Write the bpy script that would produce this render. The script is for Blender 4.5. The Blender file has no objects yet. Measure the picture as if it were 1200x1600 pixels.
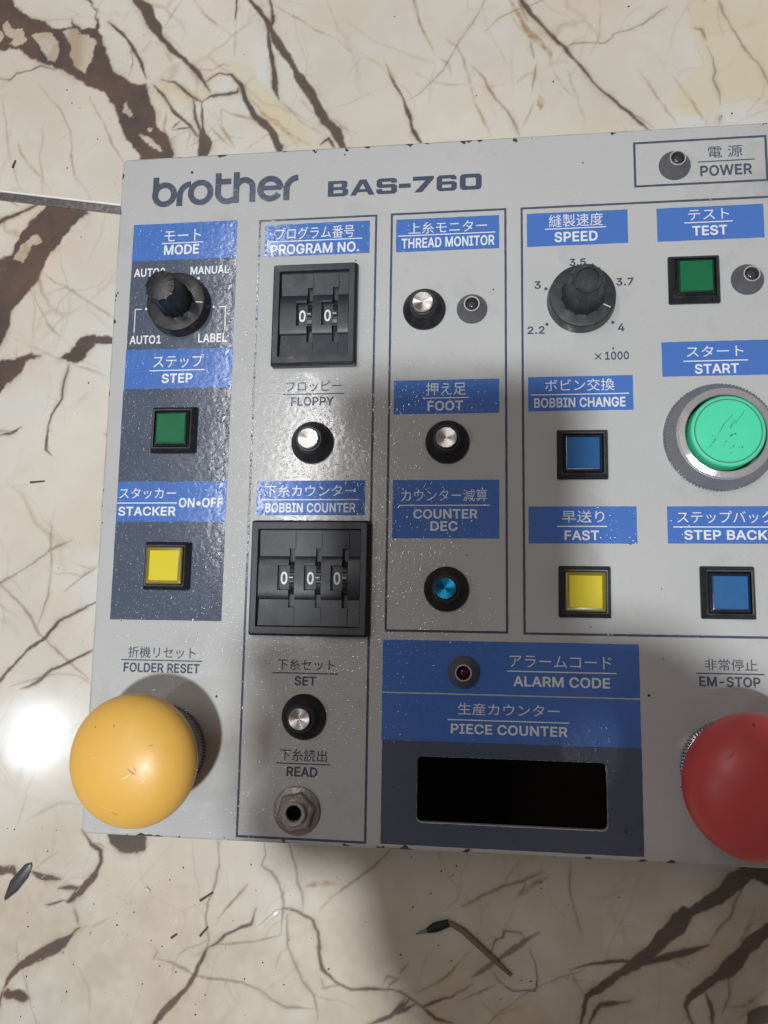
import bpy, bmesh, math, random
import numpy as np
from mathutils import Matrix, Vector
random.seed(7)
SC = bpy.context.scene
COL = SC.collection
MM = 0.001
HB = 45.0                                   # height of the box top above the floor, mm

# ------------------------------------------------------------------ camera
cam_d = bpy.data.cameras.new('camera')
cam_d.sensor_fit = 'HORIZONTAL'; cam_d.sensor_width = 36.0
cam_d.lens = 1262.78 / 1200 * 36.0
cam_d.clip_start = 0.005; cam_d.clip_end = 60.0
cam = bpy.data.objects.new('camera', cam_d); COL.objects.link(cam)
ROT = Matrix(((0.9920662748, 0.0009819361, 0.1257121401), (0.0156717184, 0.9912033260, -0.1314167561), (-0.1247353342, 0.1323442570, 0.9833240026)))
cam.matrix_world = Matrix.Translation((0, 0, 0.310)) @ ROT.to_4x4()
SC.camera = cam

# ------------------------------------------------------------------ world and lamps
W = bpy.data.worlds.new('World'); SC.world = W; W.use_nodes = True
wb = W.node_tree.nodes['Background']
wb.inputs['Color'].default_value = (1.0, 0.83, 0.77, 1); wb.inputs['Strength'].default_value = 0.12

def lamp(name, loc, aim, shape, sx, sy, power, col, roll=None):
    d = bpy.data.lights.new(name, 'AREA'); d.shape = shape; d.size = sx
    if shape in ('RECTANGLE', 'ELLIPSE'): d.size_y = sy
    d.energy = power; d.color = col
    o = bpy.data.objects.new(name, d); COL.objects.link(o)
    o.location = loc
    z = (Vector(loc) - Vector(aim)).normalized()
    y = Vector((0, 1, 0)); x = y.cross(z).normalized(); y = z.cross(x)
    o.rotation_euler = Matrix((x, y, z)).transposed().to_euler()
    return o
lamp('ceiling_lamp', (-0.075, -0.36, 1.80), (0, 0.20, 0.04), 'DISK', 0.10, 0, 26.0, (0.94, 0.98, 1.0))
lamp('tube_lamp', (-0.435, 0.40, 1.20), (-0.02, 0.06, 0.04), 'RECTANGLE', 0.022, 0.62, 2.8, (1.0, 0.97, 0.95))
lamp('spot_lamp', (-0.885, -0.24, 1.25), (-0.17, -0.05, 0.0), 'DISK', 0.12, 0, 1.25, (0.78, 0.89, 1.0))

SC.render.engine = 'CYCLES'
SC.view_settings.view_transform = 'Standard'; SC.view_settings.look = 'None'
SC.view_settings.exposure = 0.0; SC.view_settings.gamma = 1.0; SC.view_settings.use_curve_mapping = False

# ------------------------------------------------------------------ measured sizes and positions, mm
LEGENDS = {'mode': ('w', [('モート', -108.72, 136.32, 13.76, 4.29),('MODE', -108.93, 130.97, 13.12, 3.78)], [(-116.54, -100.97, 133.52)]), 'step': ('w', [('ステップ', -108.02, 89.28, 18.42, 4.69),('STEP', -108.15, 83.09, 11.3, 3.49)], [(-118.47, -98.19, 86.01)]), 'dial': ('w', [('AUTO2', -120.54, 122.71, 11.64, 3.16),('MANUAL', -98.04, 122.77, 14.26, 3.01),('AUTO1', -120.72, 97.52, 11.67, 3.2),('LABEL', -95.87, 97.51, 10.48, 3.18)], []), 'stacker': ('w', [('スタッカー', -116.73, 42.01, 20.48, 3.83),('STACKER', -116.68, 35.77, 20.78, 3.24),('ON•OFF', -97.36, 38.74, 15.76, 3.33)], [(-127.54, -105.92, 38.63)]), 'program': ('w', [('プログラム番号', -60.1, 135.14, 28.32, 4.68),('PROGRAM NO.', -59.97, 129.28, 31.69, 3.81)], [(-76.99, -43.08, 132.27)]), 'floppy': ('g', [('フロッピー', -58.99, 79.15, 19.34, 3.86),('FLOPPY', -59.34, 73.83, 14.96, 3.16)], [(-69.66, -48.21, 76.4)]), 'bobbin_counter': ('w', [('下糸カウンター', -59.22, 42.66, 31.49, 3.95),('BOBBIN COUNTER', -59.06, 36.88, 31.07, 3.28)], [(-76.24, -42.38, 39.63)]), 'thread': ('w', [('上糸モニター', -13.25, 135.0, 27.11, 4.23),('THREAD MONITOR', -13.2, 129.55, 32.01, 3.73)], [(-30.47, 3.14, 132.37)]), 'foot': ('w', [('押え足', -13.47, 77.29, 13.46, 4.45),('FOOT', -13.69, 71.43, 11.92, 3.42)], [(-21.31, -5.71, 74.14)]), 'counter': ('w', [('カウンター減算', -13.87, 40.96, 28.37, 4.08),('COUNTER', -13.47, 34.76, 21.1, 3.2),('DEC', -13.89, 30.71, 8.95, 3.29)], [(-28.97, 1.15, 37.62)]), 'speed': ('w', [('縫製速度', 30.19, 135.38, 17.96, 4.61),('SPEED', 30.17, 129.5, 14.31, 3.67)], [(19.9, 40.18, 132.51)]), 'speed_scale': ('g', [('3.5', 30.59, 120.31, 5.49, 2.61),('3', 17.24, 112.73, 2.17, 2.72),('3.7', 45.89, 112.83, 5.64, 2.69),('4', 44.36, 97.03, 2.16, 2.71),('2.2', 16.59, 96.91, 5.71, 2.68),('1000', 42.78, 87.41, 7.7, 2.85)], []), 'bobbin_change': ('w', [('ボビン交換', 30.54, 77.69, 22.43, 4.14),('BOBBIN CHANGE', 30.45, 71.78, 29.47, 3.36)], [(14.7, 46.37, 74.53)]), 'fast': ('w', [('早送り', 30.95, 33.89, 13.34, 3.96),('FAST', 30.45, 27.76, 10.89, 3.22)], [(22.72, 38.46, 30.66)]), 'test': ('w', [('テスト', 73.44, 135.29, 13.06, 3.72),('TEST', 73.66, 129.65, 11.19, 3.48)], [(65.59, 81.08, 132.59)]), 'start': ('w', [('スタート', 73.74, 88.09, 17.74, 3.66),('START', 74.13, 82.21, 13.71, 3.32)], [(63.76, 83.86, 84.88)]), 'step_back': ('w', [('ステップバック', 74.78, 33.67, 29.05, 3.87),('STEP BACK', 74.79, 27.98, 25.1, 3.14)], [(58.99, 90.51, 30.52)]), 'power': ('g', [('電 源', 79.59, 157.38, 11.07, 4.14),('POWER', 79.62, 150.76, 16.55, 3.89)], [(70.64, 88.85, 154.08)]), 'folder': ('g', [('折機リセット', -108.66, -12.32, 23.73, 3.83),('FOLDER RESET', -108.53, -17.45, 26.64, 3.18)], [(-122.87, -94.41, -14.97)]), 'set': ('g', [('下糸セット', -58.94, -15.28, 19.33, 3.62),('SET', -59.05, -20.52, 7.2, 3.09)], [(-70.11, -48.29, -18.04)]), 'read': ('g', [('下糸読出', -59.02, -44.16, 15.56, 3.82),('READ', -59.32, -49.39, 10.14, 3.07)], [(-67.89, -50.07, -46.87)]), 'alarm': ('w', [('アラームコード', 23.16, -12.6, 31.82, 3.8),('ALARM CODE', 23.43, -18.86, 29.93, 3.28)], [(6.42, 40.45, -15.78)]), 'piece': ('w', [('生産カウンター', 6.85, -27.93, 31.87, 3.76),('PIECE COUNTER', 6.88, -34.16, 36.37, 3.15)], [(-12.43, 25.8, -31.4)]), 'em': ('g', [('非常停止', 74.81, -12.34, 15.51, 3.5),('EM-STOP', 74.28, -17.49, 18.04, 3.1)], [(64.37, 84.66, -15.07)])}
PLATES = {'mode': ('b', (-127.59, 127.16, -88.53, 141.2)), 'dial': ('s', (-127.56, 93.85, -88.34, 127.16)), 'step': ('b', (-127.71, 79.48, -88.17, 93.85)), 'step_field': ('s', (-127.84, 46.18, -88.28, 79.48)), 'stacker': ('b', (-127.79, 32.12, -88.38, 46.2)), 'stacker_field': ('s', (-127.77, -1.52, -88.37, 32.12)), 'program': ('b', (-78.19, 126.75, -40.45, 138.73)), 'bobbin_counter': ('b', (-77.74, 34.35, -40.4, 46.17)), 'thread': ('b', (-31.14, 126.52, 4.45, 138.51)), 'foot': ('b', (-31.11, 68.72, 4.28, 80.46)), 'counter': ('b', (-31.05, 26.64, 4.16, 46.16)), 'speed': ('b', (13.82, 126.47, 47.32, 138.41)), 'bobbin_change': ('b', (13.81, 69.0, 47.66, 80.67)), 'fast': ('b', (13.62, 25.12, 47.8, 37.18)), 'test': ('b', (56.79, 126.38, 90.87, 138.14)), 'start': ('b', (57.06, 79.86, 90.7, 91.53)), 'step_back': ('b', (57.19, 25.24, 90.73, 37.15)), 'alarm': ('b', (-33.55, -23.2, 47.44, -6.58)), 'piece': ('b', (-33.55, -38.35, 47.43, -23.64)), 'piece_field': ('s', (-33.33, -70.38, 47.48, -38.35))}
FRAMES = {'program': (-80.55, -70.66, -37.88, 140.81), 'thread': (-33.11, -4.01, 6.93, 140.93), 'speed': (11.7, -4.21, 93.94, 140.87), 'power': (49.73, 146.07, 93.0, 162.49)}
WINDOW = (-21.94, -63.2, 36.89, -43.13)
HOUSING = (-132.91, -71.92, 107.47, 166.79)
KNOBS = {'mode': (-108.04, 109.01), 'speed': (30.91, 106.73)}
DOTS_W = [((-102.08, 119.8), 0.55),((-95.9, 108.95), 0.45),((-121.03, 108.98), 0.45),((-115.3, 119.84), 0.45)]
DOTS_G = [((19.99, 111.27), 0.55),((20.2, 98.81), 0.55),((41.69, 98.8), 0.55)]
TIMES_SIGN = (36.71, 87.27)
BRACKETS = [[(-122.71, 108.94),(-125.14, 108.88),(-125.09, 100.26)], [(-94.09, 108.84),(-91.62, 108.93),(-91.53, 100.24)]]
SQUARES = {'step': (-107.98, 64.16), 'stacker': (-107.93, 16.83), 'test': (67.88, 112.38), 'bobbin': (31.0, 54.11), 'fast': (30.98, 9.59), 'back': (74.56, 9.79)}
PINS = {'thread': (-21.05, 105.35), 'floppy': (-58.8, 59.23), 'foot': (-12.92, 58.9), 'counter': (-12.97, 10.03), 'set': (-59.14, -31.92)}
LAMPS = {'power': (63.12, 153.22), 'thread': (-4.8, 105.03), 'test': (84.8, 112.05), 'alarm': (-7.25, -16.41)}
START = (73.9, 59.11)
YELLOW = (-105.61, -43.66)
RED = (72.33, -43.43)
JACK = (-60.59, -61.4)
THUMB2 = (-58.89, 103.38)
THUMB3 = (-57.84, 13.04)
LOGO = ('x', -93.73, 153.01, 54.71, 11.62)
MODEL = ('x', -28.68, 151.25, 54.29, 5.88)
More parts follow.
